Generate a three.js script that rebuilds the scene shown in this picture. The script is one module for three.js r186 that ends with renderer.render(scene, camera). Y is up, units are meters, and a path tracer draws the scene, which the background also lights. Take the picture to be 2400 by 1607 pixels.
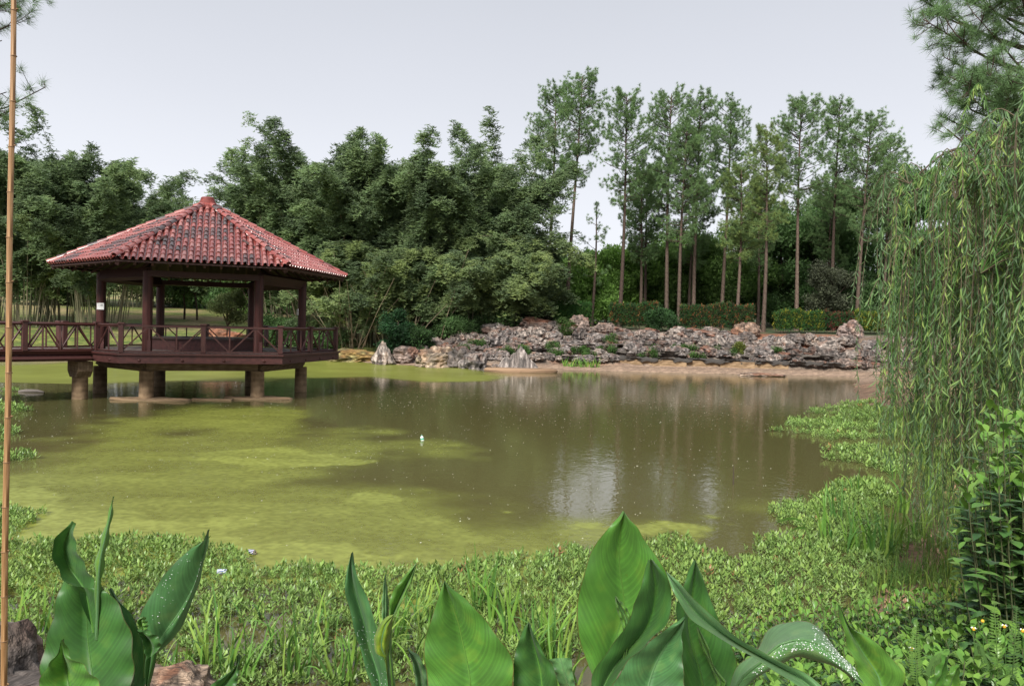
import * as THREE from 'three';
import { mergeGeometries, mergeVertices, toCreasedNormals } from 'three/addons/utils/BufferGeometryUtils.js';
import { RoundedBoxGeometry } from 'three/addons/geometries/RoundedBoxGeometry.js';

// ---------------------------------------------------------------- camera, sky, sun, exposure
const scene = new THREE.Scene();
const EYE = 2.94, FOCAL = 1827, PITCH = -0.016, ROLL = 0.0229;      // focal length in pixels of the 2400 x 1607 photograph
const camera = new THREE.PerspectiveCamera(2 * Math.atan(803.5 / FOCAL) * 180 / Math.PI, 2400 / 1607, 0.05, 2500);
camera.position.set(0, EYE, 0);
camera.rotation.order = 'YXZ';
camera.rotation.set(PITCH, 0, ROLL);

const renderer = new THREE.WebGLRenderer({ antialias: true });
renderer.toneMapping = THREE.LinearToneMapping;
renderer.toneMappingExposure = 4.2;
renderer.shadowMap.enabled = true;
renderer.shadowMap.type = THREE.PCFSoftShadowMap;

{ // an even overcast sky, a little brighter towards the horizon
  const w = 256, h = 256, data = new Float32Array(w * h * 4);
  const stops = [[0, .225, .231, .246], [8, .212, .219, .236], [16, .180, .187, .204], [25, .152, .159, .175], [45, .152, .159, .174], [90, .152, .159, .173]];
  for (let j = 0; j < h; j++) {
    const el = Math.max(0, (j + .5) / h * 180 - 90);
    let k = 0; while (k < stops.length - 2 && el > stops[k + 1][0]) k++;
    const a = stops[k], b = stops[k + 1], t = Math.min(1, (el - a[0]) / (b[0] - a[0]));
    for (let i = 0; i < w; i++) {
      const o = (j * w + i) * 4, a2 = i / w * 6.2832, q = 1 + .1 * (fbm(3 + 2.2 * Math.cos(a2), 3 + 2.2 * Math.sin(a2), el * .06 + .5, 4) - .5);
      for (let c = 0; c < 3; c++) data[o + c] = (a[c + 1] + (b[c + 1] - a[c + 1]) * t) * q;
      data[o + 3] = 1;
    }
  }
  const sky = new THREE.DataTexture(data, w, h, THREE.RGBAFormat, THREE.FloatType);
  sky.mapping = THREE.EquirectangularReflectionMapping; sky.magFilter = THREE.LinearFilter; sky.minFilter = THREE.LinearFilter; sky.wrapS = THREE.RepeatWrapping; sky.needsUpdate = true;
  scene.background = sky; scene.environment = sky;
}
const sun = new THREE.DirectionalLight(new THREE.Color(1, .965, .9), 1.5);
sun.position.set(-36, 80, 52); sun.target.position.set(0, 0, -34);
sun.castShadow = true; sun.shadow.radius = 36; sun.shadow.mapSize.set(2048, 2048);
Object.assign(sun.shadow.camera, { left: -80, right: 80, top: 80, bottom: -80, near: 1, far: 300 });
scene.add(sun, sun.target);

// ---------------------------------------------------------------- helpers
function rng(seed) { let a = seed >>> 0; return () => { a = (a + 0x6D2B79F5) >>> 0; let t = a; t = Math.imul(t ^ (t >>> 15), t | 1); t ^= t + Math.imul(t ^ (t >>> 7), t | 61); return ((t ^ (t >>> 14)) >>> 0) / 4294967296; }; }
function hash3(x, y, z) { let h = Math.imul(x, 374761393) ^ Math.imul(y, 668265263) ^ Math.imul(z, 2147483647 ^ 0x5bd1e995); h = Math.imul(h ^ (h >>> 13), 1274126177); h ^= h >>> 16; h = Math.imul(h, 0x85ebca6b); h ^= h >>> 13; return (h >>> 0) / 4294967296; };
function vnoise(x, y, z = 0) { // value noise, 0..1
  const xi = Math.floor(x), yi = Math.floor(y), zi = Math.floor(z); let u = x - xi, v = y - yi, w = z - zi;
  u = u * u * (3 - 2 * u); v = v * v * (3 - 2 * v); w = w * w * (3 - 2 * w);
  const l = (a, b, t) => a + (b - a) * t;
  const f = (k) => l(l(hash3(xi, yi, k), hash3(xi + 1, yi, k), u), l(hash3(xi, yi + 1, k), hash3(xi + 1, yi + 1, k), u), v);
  return w === 0 ? f(zi) : l(f(zi), f(zi + 1), w);
}
function fbm(x, y, z = 0, o = 4) { let s = 0, a = .5, n = 0; for (let i = 0; i < o; i++) { s += a * vnoise(x, y, z); n += a; x = x * 2.03 + 17.1; y = y * 2.03 + 5.3; z = z === 0 ? 0 : z * 2.03 + 9.7; a *= .5; } return s / n; }
const clamp = (v, a = 0, b = 1) => Math.min(b, Math.max(a, v));
const smooth = (a, b, x) => { const t = clamp((x - a) / (b - a)); return t * t * (3 - 2 * t); };
const lerp = (a, b, t) => a + (b - a) * t;
const V3 = (x, y, z) => new THREE.Vector3(x, y, z);
const lin = (r, g, b) => new THREE.Color().setRGB(r, g, b);
const D2R = Math.PI / 180;

// a pixel of the photograph gives a direction; the distance comes from the plane or the depth it lies at
const cr_ = Math.cos(ROLL), sr_ = Math.sin(ROLL), cp_ = Math.cos(PITCH), sp_ = Math.sin(PITCH);
function ray(px, py) { const u = px - 1200, v = py - 803.5, u0 = u * cr_ + v * sr_, v0 = -u * sr_ + v * cr_, yc = -v0 / FOCAL; return V3(u0 / FOCAL, yc * cp_ + sp_, -(cp_ - yc * sp_)); }
function at(px, py, depth) { const r = ray(px, py); return r.multiplyScalar(depth / -r.z).add(camera.position); }
function onY(px, py, y = 0) { const r = ray(px, py); return r.multiplyScalar((y - EYE) / r.y).add(camera.position); }

const names = {};
function numbered(name) { const n = names[name] = (names[name] ?? -1) + 1; return n ? `${name}_${String(n).padStart(3, '0')}` : name; }
function shade(o) { o.traverse((m) => { if (m.isMesh) { m.castShadow = true; m.receiveShadow = true; } }); return o; }
function tag(o, label, category, group, kind) { o.userData.label = label; o.userData.category = category; if (group) o.userData.group = group; if (kind) o.userData.kind = kind; return o; }
function thing(name, label, category, pos = [0, 0, 0], group) { const g = new THREE.Group(); g.name = numbered(name); g.position.set(...pos); scene.add(g); return tag(g, label, category, group); }
function top(name, geo, mat, label, category, group) { const m = new THREE.Mesh(geo, mat); m.name = numbered(name); scene.add(m); return tag(m, label, category, group); }
function part(parent, name, geo, mat, label) { const m = new THREE.Mesh(geo, mat); m.name = name; if (label) m.userData.label = label; parent.add(m); return m; }
function structure(name, geo, mat) { const m = new THREE.Mesh(geo, mat); m.name = name; m.userData.kind = 'structure'; scene.add(m); return m; }
function copies(parent, name, geo, mat, list) { // list of { m: Matrix4, c: Color }
  const im = new THREE.InstancedMesh(geo, mat, list.length); im.name = name; im.userData.kind = 'stuff';
  list.forEach((e, i) => { im.setMatrixAt(i, e.m); if (e.c) im.setColorAt(i, e.c); });
  im.instanceMatrix.needsUpdate = true; parent.add(im); return im;
}
// the `single` nearest ones as meshes of their own, the rest as one part
function scatter(parent, list, geo, palette, instMat, single, nameOne, nameRest) {
  const p = V3(), base = parent.position;
  for (const e of list) { p.setFromMatrixPosition(e.m).add(base); e.q = p.distanceToSquared(camera.position); }
  list.sort((a, b) => a.q - b.q);
  for (const e of list.slice(0, single)) { const m = part(parent, nameOne, geo, palette[e.k % palette.length]); e.m.decompose(m.position, m.quaternion, m.scale); }
  const rest = list.slice(single);
  for (const e of rest) if (!e.c) { const c = palette[e.k % palette.length].color, f = .85 + .3 * ((e.q * 137.7) % 1); e.c = c.clone().multiplyScalar(f); }
  if (rest.length) copies(parent, nameRest, geo, instMat, rest);
}
const _m = new THREE.Matrix4(), _q = new THREE.Quaternion(), _e = new THREE.Euler();
function mat4(p, q, s = 1) { return new THREE.Matrix4().compose(p, q, typeof s === 'number' ? V3(s, s, s) : s); }
function quatEuler(x, y, z, order = 'YXZ') { return new THREE.Quaternion().setFromEuler(new THREE.Euler(x, y, z, order)); }
const YUP = V3(0, 1, 0);
function quatTo(dir, spin = 0) { const q = new THREE.Quaternion().setFromUnitVectors(YUP, dir.clone().normalize()); return q.multiply(new THREE.Quaternion().setFromAxisAngle(YUP, spin)); }
function box(w, h, d, x = 0, y = 0, z = 0, ry = 0) { const g = new THREE.BoxGeometry(w, h, d); if (ry) g.rotateY(ry); g.translate(x, y, z); return g; }
function barGeo(a, b, w, h) { // a square bar from a to b
  const dir = b.clone().sub(a), L = dir.length(); const g = new THREE.BoxGeometry(w, L, h ?? w); g.translate(0, L / 2, 0);
  g.applyQuaternion(quatTo(dir)); g.translate(a.x, a.y, a.z); return g;
}
function tube(points, radii, sides = 6, cap = true) { // a tapered tube along points
  const n = points.length, pos = [], idx = [], uv = []; let len = 0;
  const t = V3(), nrm = V3(0, 0, 1), bn = V3();
  for (let i = 0; i < n; i++) {
    const a = points[Math.max(0, i - 1)], b = points[Math.min(n - 1, i + 1)];
    t.copy(b).sub(a).normalize(); if (i) len += points[i].distanceTo(points[i - 1]);
    if (!i) { nrm.set(Math.abs(t.y) > .9 ? 1 : 0, Math.abs(t.y) > .9 ? 0 : 1, 0); }
    nrm.addScaledVector(t, -nrm.dot(t)).normalize(); bn.crossVectors(t, nrm);
    const r = typeof radii === 'function' ? radii(i / (n - 1)) : radii[i];
    for (let k = 0; k <= sides; k++) { const a2 = k / sides * Math.PI * 2, c = Math.cos(a2) * r, s = Math.sin(a2) * r; pos.push(points[i].x + nrm.x * c + bn.x * s, points[i].y + nrm.y * c + bn.y * s, points[i].z + nrm.z * c + bn.z * s); uv.push(k / sides, len); }
  }
  const m = sides + 1;
  for (let i = 0; i < n - 1; i++) for (let k = 0; k < sides; k++) { const a = i * m + k, b = a + m; idx.push(a, a + 1, b, a + 1, b + 1, b); }
  if (cap) { const c = pos.length / 3, p = points[n - 1]; pos.push(p.x, p.y, p.z); uv.push(.5, len); for (let k = 0; k < sides; k++) idx.push((n - 1) * m + k, (n - 1) * m + k + 1, c); }
  const g = new THREE.BufferGeometry(); g.setAttribute('position', new THREE.Float32BufferAttribute(pos, 3)); g.setAttribute('uv', new THREE.Float32BufferAttribute(uv, 2)); g.setIndex(idx); g.computeVertexNormals(); return g;
}
function tris(pos, idx, uv) { const g = new THREE.BufferGeometry(); g.setAttribute('position', new THREE.Float32BufferAttribute(pos, 3)); g.setAttribute('uv', new THREE.Float32BufferAttribute(uv ?? new Array(pos.length / 3 * 2).fill(0), 2)); g.setIndex(idx); g.computeVertexNormals(); return g; }
// a leaf along +y with its face to +z: folded along the midrib, bent back by `bend`
function leafGeo(L, W, fold = .25, bend = .25, segs = 3, wide = .45) {
  const pos = [], idx = [], uv = [];
  for (let i = 0; i <= segs; i++) {
    const t = i / segs, w = W / 2 * (i === 0 ? .08 : i === segs ? .02 : Math.pow(Math.sin(Math.PI * Math.pow(t, Math.log(.5) / Math.log(wide))), .8));
    const y = L * t * (1 - bend * .35 * t), z = -bend * L * t * t;
    pos.push(-w, y, z + w * fold, 0, y, z, w, y, z + w * fold); uv.push(0, t, .5, t, 1, t);
    if (i) { const a = (i - 1) * 3, b = i * 3; idx.push(a, a + 1, b, a + 1, b + 1, b, a + 1, a + 2, b + 1, a + 2, b + 2, b + 1); }
  }
  return tris(pos, idx, uv);
}
function noisePix(n, fn, channels) { // tileable texture from fn(u, v) -> [r,g,b] 0..1
  const d = new Uint8Array(n * n * 4);
  for (let j = 0; j < n; j++) for (let i = 0; i < n; i++) { const c = fn(i / n, j / n), o = (j * n + i) * 4; d[o] = clamp(c[0]) * 255; d[o + 1] = clamp(c[1]) * 255; d[o + 2] = clamp(c[2]) * 255; d[o + 3] = 255; }
  const t = new THREE.DataTexture(d, n, n, THREE.RGBAFormat); t.magFilter = THREE.LinearFilter; t.minFilter = THREE.LinearMipmapLinearFilter; t.generateMipmaps = true; t.wrapS = t.wrapT = THREE.RepeatWrapping; t.needsUpdate = true; return t;
}
function tileFbm(u, v, f, o, seed) { // tileable fbm from periodic value noise
  let s = 0, a = .5, n = 0;
  for (let k = 0; k < o; k++) {
    const x = u * f, y = v * f, xi = Math.floor(x), yi = Math.floor(y); let p = x - xi, q = y - yi; p = p * p * (3 - 2 * p); q = q * q * (3 - 2 * q);
    const h = (i, j) => hash3(((i % f) + f) % f, ((j % f) + f) % f, seed + k * 31);
    s += a * lerp(lerp(h(xi, yi), h(xi + 1, yi), p), lerp(h(xi, yi + 1), h(xi + 1, yi + 1), p), q); n += a; a *= .55; f *= 2;
  }
  return s / n;
}
const TEX = {};
TEX.grain = noisePix(512, (u, v) => { const n = tileFbm(u, v, 8, 6, 3), m = tileFbm(u, v, 64, 2, 9), g = .62 + .55 * (n - .5) + .45 * (m - .5); return [g + .16, g + .14, g + .12]; });
TEX.grain.colorSpace = THREE.SRGBColorSpace;
TEX.bump = noisePix(512, (u, v) => { const n = tileFbm(u, v, 8, 6, 21); return [n, n, n]; });
TEX.ripple = noisePix(512, (u, v) => { const n = .6 * tileFbm(u, v, 12, 3, 40) + .4 * tileFbm(u, v, 48, 2, 44); return [n, n, n]; });
TEX.wood = noisePix(256, (u, v) => { const n = .6 * tileFbm(u * 1, v * .12, 32, 3, 60) + .4 * tileFbm(u, v, 6, 3, 66), g = .6 + .6 * (n - .5); return [g + .15, g + .13, g + .12]; });
TEX.wood.colorSpace = THREE.SRGBColorSpace;
function std(r, g, b, rough = .8, o = {}) { return new THREE.MeshStandardMaterial({ color: lin(r, g, b), roughness: rough, ...o }); }
function leafMat(r, g, b, o = {}) { return new THREE.MeshPhysicalMaterial({ color: lin(r, g, b), roughness: .92, transmission: .3, thickness: 0, side: THREE.DoubleSide, clearcoat: .25, clearcoatRoughness: .4, specularIntensity: .5, ...o }); }
// ---------------------------------------------------------------- the land and the pond (x, d = metres in front of the camera)
const SHORE = [[-6, 5.5], [-3, 5.25], [-1, 5.2], [1, 5.3], [2.1, 5.8], [3.0, 7.0], [4.3, 9], [5.8, 11.2], [7.6, 14], [10, 19], [12.3, 25], [14.8, 32], [18.5, 42], [22.5, 51], [26, 58.5], [22.6, 59], [16, 59.4], [9.7, 59.5], [4, 58.8], [-2.2, 57.5], [-6.6, 60.5], [-11, 63], [-15, 68], [-19, 67], [-27, 62.5], [-36, 61], [-46, 58], [-46, 46], [-33, 38], [-24, 30], [-17.5, 24], [-14.5, 20], [-12, 15.5], [-9.5, 11], [-7.5, 7.5]];
function sdPoly(P, x, y) { // positive outside
  let best = 1e9, inside = false;
  for (let i = 0, j = P.length - 1; i < P.length; j = i++) {
    const ax = P[j][0], ay = P[j][1], bx = P[i][0], by = P[i][1], ex = bx - ax, ey = by - ay, t = clamp(((x - ax) * ex + (y - ay) * ey) / (ex * ex + ey * ey)), dx = x - ax - ex * t, dy = y - ay - ey * t;
    best = Math.min(best, dx * dx + dy * dy);
    if ((ay > y) !== (by > y) && x < (bx - ax) * (y - ay) / (by - ay) + ax) inside = !inside;
  }
  return (inside ? -1 : 1) * Math.sqrt(best);
}
const shoreAt = (x, d) => sdPoly(SHORE, x, d) + (fbm(x * .9, d * .9, 3.1, 3) - .5) * .5;
const TIERS = [[0, 0], [3.1, .36], [3.4, .75], [5.3, .9], [5.6, 1.3], [7.3, 1.45], [7.6, 1.85], [9.4, 2.0], [9.7, 2.45], [11.6, 2.6], [11.9, 3.0], [13.2, 3.2], [20, 3.5], [60, 4.8], [300, 12]];
function ramp(T, s) { let k = 0; while (k < T.length - 2 && s > T[k + 1][0]) k++; const a = T[k], b = T[k + 1]; return a[1] + (b[1] - a[1]) * clamp((s - a[0]) / (b[0] - a[0])); }
function heightAt(x, d, s = shoreAt(x, d)) {
  if (s < 0) return Math.max(-.9, s * .3 - .02);
  const far = smooth(46, 55, d), rockSide = smooth(-14, -7, x);
  const hNear = 1.34 * smooth(0, 2.8, s), hSide = .4 * smooth(0, 2.2, s) + .05 * Math.max(0, s - 2), hNS = lerp(hNear, Math.min(hSide, 2.4), smooth(8, 13, Math.max(d, Math.abs(x) - 1)));
  const hRock = ramp(TIERS, s) * lerp(.74, 1, smooth(-11, 3, x)), hLawn = .35 * smooth(0, 2.5, s) + 1.7 * smooth(2.5, 14, s) + Math.min(12, .075 * Math.max(0, s - 14));
  const h = lerp(hNS, lerp(hLawn, hRock, rockSide), far);
  return h + .02 * smooth(0, .3, s) + (fbm(x * .35, d * .35, 7.7, 4) - .5) * .22 * smooth(.3, 3, s);
}
const groundAt = (x, z) => heightAt(x, -z);
{
  const xs = [], ds = [];
  const span = (arr, a, b, n) => { for (let i = 0; i < n; i++) arr.push(a + (b - a) * i / n); };
  span(xs, -900, -150, 10); span(xs, -150, -48, 24); span(xs, -48, -12, 60); span(xs, -12, 12, 110); span(xs, 12, 36, 70); span(xs, 36, 150, 26); span(xs, 150, 900, 10); xs.push(900);
  span(ds, -60, 2, 20); span(ds, 2, 16, 64); span(ds, 16, 54, 56); span(ds, 54, 80, 96); span(ds, 80, 130, 44); span(ds, 130, 400, 24); span(ds, 400, 1800, 8); ds.push(1800);
  const pos = [], col = [], uv = [], idx = [], n = xs.length;
  const GR = [.12, .19, .035], GR2 = [.21, .24, .055], DRY = [.34, .27, .14], SAND = [.34, .245, .18], SOIL = [.17, .105, .065], ROCK = [.2, .17, .145], RUST = [.27, .1, .045], LIT = [.25, .15, .095], MUD = [.07, .055, .03];
  const mix3 = (a, b, t) => [lerp(a[0], b[0], t), lerp(a[1], b[1], t), lerp(a[2], b[2], t)];
  for (const d of ds) for (const x of xs) {
    const s = shoreAt(x, d), h = heightAt(x, d, s);
    pos.push(x, h, -d); uv.push(x / 2.5, d / 2.5);
    const n1 = fbm(x * .22, d * .22, 1.3, 4), n2 = fbm(x * 1.1, d * 1.1, 5.3, 3), far = smooth(46, 55, d), rockSide = smooth(-13, -8, x);
    let grass = mix3(GR, GR2, smooth(.35, .65, n2)); grass = mix3(grass, DRY, smooth(.44, .62, n1) * .85);
    let rock = mix3(ROCK, RUST, smooth(.5, .62, n1) * .8); rock = mix3(rock, SOIL, smooth(.55, .7, n2) * .6);
    rock = mix3(SAND, rock, smooth(2.6, 3.4, s)); rock = mix3(rock, mix3([.035, .075, .02], SOIL, smooth(.5, .7, n2)), smooth(12.5, 14, s));
    let lawn = mix3(SAND, grass, smooth(1.2, 4 + 5 * n1, s));
    let near = mix3(SOIL, LIT, smooth(.35, .6, n2)); near = mix3(near, grass, smooth(.42, .62, n1) * smooth(.6, 2.5, s) * .7);
    let c = mix3(near, mix3(lawn, rock, rockSide), far);
    if (s < .05) c = mix3(MUD, c, smooth(-.3, .05, s));
    const v = .8 + .4 * n2; col.push(c[0] * v, c[1] * v, c[2] * v);
  }
  for (let j = 0; j < ds.length - 1; j++) for (let i = 0; i < n - 1; i++) { const a = j * n + i, b = a + n; idx.push(a, a + 1, b, a + 1, b + 1, b); }
  const g = new THREE.BufferGeometry(); g.setAttribute('position', new THREE.Float32BufferAttribute(pos, 3)); g.setAttribute('color', new THREE.Float32BufferAttribute(col, 3)); g.setAttribute('uv', new THREE.Float32BufferAttribute(uv, 2)); g.setIndex(idx); g.computeVertexNormals();
  structure('ground', g, new THREE.MeshStandardMaterial({ color: lin(1.25, 1.25, 1.25), vertexColors: true, map: TEX.grain, roughness: .95, bumpMap: TEX.bump, bumpScale: .05 }));
}
{ // murky brown water
  const g = new THREE.PlaneGeometry(96, 72, 1, 1); g.rotateX(-Math.PI / 2); g.translate(-6, 0, -40);
  const uv = g.attributes.uv, p = g.attributes.position; for (let i = 0; i < uv.count; i++) uv.setXY(i, p.getX(i) / 3.1, p.getZ(i) / 3.1);
  structure('pond_water', g, new THREE.MeshPhysicalMaterial({ color: lin(.096, .087, .034), roughness: .04, ior: 1.33, bumpMap: TEX.ripple, bumpScale: .0038 }));
}
// algae lying on the water: outlines read off the photograph and laid on the water plane
function pondPoly(list) { return list.map(([x, y]) => { const p = onY(x, y, 0); return [p.x, -p.z]; }); }
function film(name, x0, x1, d0, d1, nx, ny, density) {
  const d = new Uint8Array(nx * ny * 4);
  for (let j = 0; j < ny; j++) for (let i = 0; i < nx; i++) {
    const x = lerp(x0, x1, (i + .5) / nx), z = lerp(d0, d1, (j + .5) / ny), [a, b] = density(x, z), o = (j * nx + i) * 4;
    d[o] = d[o + 1] = d[o + 2] = clamp(a) * 255; d[o + 3] = 255;
  }
  const t = new THREE.DataTexture(d, nx, ny, THREE.RGBAFormat); t.magFilter = THREE.LinearFilter; t.needsUpdate = true;
  const g = new THREE.PlaneGeometry(x1 - x0, d1 - d0, 1, 1); g.rotateX(-Math.PI / 2); g.translate((x0 + x1) / 2, .005, -(d0 + d1) / 2);
  const m = structure(name, g, new THREE.MeshPhysicalMaterial({ color: lin(.25, .275, .055), roughness: .34, ior: 1.33, alphaMap: t, transparent: true }));
  m.userData.kind = 'stuff'; tag(m, name === 'algae_film' ? 'yellow green algae film spread over the near half of the pond' : 'bright green algae film along the far shore beyond the pavilion', 'algae');
  return m;
}
{
  const main = pondPoly([[-200, 1130], [60, 1100], [200, 1050], [330, 985], [500, 955], [690, 968], [830, 1010], [760, 1040], [930, 1035], [1020, 1052], [860, 1090], [880, 1115], [1010, 1150], [1150, 1172], [1290, 1195], [1430, 1178], [1560, 1183], [1800, 1210], [1790, 1240], [1720, 1300], [1500, 1400], [600, 1400], [-200, 1300]]);
  const bright = [[[-200, 1190], [90, 1190], [300, 1235], [500, 1250], [600, 1268], [800, 1308], [1000, 1320], [1000, 1400], [-200, 1400]], [[820, 1152], [930, 1160], [1010, 1182], [930, 1186], [850, 1172]], [[1340, 1240], [1420, 1215], [1400, 1195], [1470, 1178], [1560, 1195], [1790, 1222], [1760, 1262], [1620, 1275], [1480, 1262]], [[1150, 1280], [1230, 1258], [1330, 1275], [1290, 1305], [1180, 1325]], [[1140, 1196], [1210, 1198], [1200, 1205], [1150, 1205]], [[500, 1060], [650, 1050], [880, 1085], [770, 1100], [560, 1105]], [[-100, 1150], [40, 1155], [110, 1190], [-100, 1210]]].map(pondPoly);
  film('algae_film', -20, 12, 8, 33, 1280, 1280, (x, d) => {
    const w1 = (fbm(x * .35, d * .28, 2.2, 4) - .5), w2 = fbm(x * 1.2, d * 1.2, 6.1, 4) - .5;
    const s = sdPoly(main, x, d) + w1 * 7 + w2 * 1.5;
    let a = .74 * smooth(.9, -1.6, s) * (.72 + .6 * (fbm(x * .55, d * .9, 8.8, 4) - .35));
    for (const b of bright) { const q = sdPoly(b, x, d); if (q < 3) a = Math.max(a, .82 * smooth(.3, -.35, q + w1 * 3.4 + w2 * 2.2 + (fbm(x * 6, d * 6, 2.9, 3) - .5) * .5)); }
    return [a * (.62 + .75 * fbm(x * 13, d * 13, 1.1, 3)) * (.72 + .56 * fbm(x * .7, d * 2.2, 5.9, 4))];
  });
  const farP = pondPoly([[-300, 862], [20, 855], [300, 846], [600, 840], [790, 838], [900, 845], [1100, 860], [1160, 880], [1150, 893], [1000, 893], [860, 884], [720, 888], [600, 896], [430, 891], [300, 893], [20, 908], [-300, 910]]);
  film('algae_film_001', -46, 4, 36, 70, 768, 512, (x, d) => {
    const w1 = fbm(x * .22, d * .16, 4.4, 4) - .5, s = sdPoly(farP, x, d) + w1 * 5;
    return [.85 * smooth(.9, -.9, s) * (.8 + .45 * (fbm(x * .5, d * .35, 3.7, 3) - .4))];
  });
}
// ---------------------------------------------------------------- pavilion on piers, its bridge and bench
const MAROON = new THREE.MeshPhysicalMaterial({ color: lin(.10, .03, .024), roughness: .5, map: TEX.wood, specularIntensity: .6 });
const FASCIA = std(.135, .042, .038, .55, { map: TEX.wood });
const FASCIA2 = std(.11, .036, .032, .6, { map: TEX.wood });
const RAILM = std(.12, .04, .034, .5, { map: TEX.wood });
const DARKW = std(.085, .034, .029, .7, { map: TEX.wood });
const BOARDS = [std(.19, .15, .14, .6, { map: TEX.wood }), std(.16, .125, .115, .65, { map: TEX.wood }), std(.21, .17, .155, .6, { map: TEX.wood })];
const concreteMap = noisePix(256, (u, v) => { const n = tileFbm(u, v, 6, 5, 71), r = tileFbm(u * 1, v, 4, 2, 77), ring = .5 + .5 * Math.sin(v * 60 + r * 4); const g = .55 + .5 * (n - .5) - .08 * ring; return [g + .2, g + .15, g + .08]; }); concreteMap.colorSpace = THREE.SRGBColorSpace;
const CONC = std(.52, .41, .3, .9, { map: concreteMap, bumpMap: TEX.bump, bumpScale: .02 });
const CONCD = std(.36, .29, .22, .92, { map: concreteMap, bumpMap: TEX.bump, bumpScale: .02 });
const PAV = V3(-13.15, 0, -33.39), PROT = .3608;
const COLR = 4.0, DECKR = 5.62, RAILR = 5.5, EAVER = 5.9, DECKY = 1.82, FASB = 1.44, RAILY = 2.86, EAVEY = 5.2, ROOFTOP = 8.05;
const hexPt = (R, k, y) => { const a = k * 60 * D2R; return V3(R * Math.cos(a), y, -R * Math.sin(a)); };   // k 0 = right, 4 = front left, 5 = front right, 3 = left
const pav = thing('pavilion', 'six sided pavilion with red barrel tile roof on maroon columns over the pond', 'pavilion', PAV.toArray()); pav.rotation.y = PROT;
{
  const r = rng(11);
  for (let k = 0; k < 6; k++) { // columns and piers
    const c = hexPt(COLR, k, 0);
    const col = part(pav, 'column', new THREE.CylinderGeometry(.18, .18, 3.05, 20), MAROON); col.position.set(c.x, DECKY + 1.525, c.z);
    const base = part(col, 'base_box', box(.12, .42, .12), FASCIA); base.position.set(.08, -1.3, .2);
    if (k === 3 || k === 0) { // paper notice
      const nt = part(col, 'notice', new THREE.BoxGeometry(.26, .27, .012), std(.78, .78, .76, .7), 'white paper notice fixed to the column'); const wa = k === 3 ? .35 : -1.0;
      nt.position.set(Math.sin(wa - PROT) * .2, .2, Math.cos(wa - PROT) * .2); nt.rotation.y = wa - PROT;
      const ink = part(nt, 'print', mergeGeometries([box(.07, .018, .004, .05, .06, .008), box(.11, .008, .004, .03, .03, .008), box(.08, .008, .004, .045, .0, .008)]), std(.05, .05, .06, .8));
    }
    const pg = new THREE.CylinderGeometry(.255, .275, 2.12, 18, 6); pg.translate(0, .04, 0);
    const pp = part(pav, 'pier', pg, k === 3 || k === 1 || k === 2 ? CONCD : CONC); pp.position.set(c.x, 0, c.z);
    if (k === 4 || k === 5) { // broken concrete apron at the foot of the front piers
      const f = new THREE.CylinderGeometry(1, 1.04, .1, 11, 1); const p = f.attributes.position; for (let i = 0; i < p.count; i++) { const a = Math.atan2(p.getZ(i), p.getX(i)), q = .75 + .5 * hash3(Math.round(a * 7), k, 3); p.setXYZ(i, p.getX(i) * q * 1.25, p.getY(i) + .03 * Math.sin(a * 3), p.getZ(i) * q * .42); } f.computeVertexNormals();
      const m = part(pav, 'footing_slab', f, CONC); m.position.set(c.x + (k === 5 ? .1 : .15), .035, c.z + .1); m.rotation.y = -PROT;
    }
  }
  const bits = part(pav, 'footing_slab', new THREE.BoxGeometry(1.5, .06, .3), CONC); bits.position.set(.35, .025, 3.85); bits.rotation.y = .05 - PROT;
  for (let k = 0; k < 6; k++) { // concrete ring beam, fascia, bolts
    const a = hexPt(COLR, k, 1.26), b = hexPt(COLR, k + 1, 1.26);
    part(pav, 'ring_beam', barGeo(a, b, .3, .3), CONCD);
    const f0 = hexPt(DECKR, k, (FASB + 1.74) / 2), f1 = hexPt(DECKR, k + 1, (FASB + 1.74) / 2), mid = f0.clone().add(f1).multiplyScalar(.5), L = f0.distanceTo(f1), ang = (k + .5) * 60 * D2R + Math.PI / 2;
    const fas = part(pav, 'fascia_board', new RoundedBoxGeometry(L + .05, 1.735 - FASB, .06, 1, .008), k === 4 ? FASCIA : FASCIA2); fas.position.copy(mid); fas.rotation.y = ang;
    for (let i = 0; i < 4; i++) { const bo = part(fas, 'bolt', new THREE.SphereGeometry(.055, 10, 6, 0, Math.PI * 2, 0, Math.PI / 2), MAROON); bo.rotation.x = mid.dot(V3(Math.sin(ang), 0, Math.cos(ang))) > 0 ? Math.PI / 2 : -Math.PI / 2; bo.position.set(-L * .38 + L * .255 * i, -.04, Math.sign(Math.sin(bo.rotation.x)) * .03); bo.scale.y = .6; }
    const lip = part(pav, 'deck_edge', new THREE.BoxGeometry(L + .1, .075, .14), RAILM); lip.position.set(mid.x * 1.006, 1.777, mid.z * 1.006); lip.rotation.y = ang;
    part(pav, 'joist', barGeo(hexPt(DECKR - .15, k, 1.57), hexPt(.6, k, 1.57), .12, .24), DARKW);
    if (k < 3) part(pav, 'joist', barGeo(hexPt(4.6 * .98, k + .5, 1.57).multiply(V3(1.03, 1, 1.03)), hexPt(4.6 * .98, k + 3.5, 1.57).multiply(V3(1.03, 1, 1.03)), .1, .2), DARKW);
  }
  const bw = .2; // deck boards, each cut to the hexagon
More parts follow.
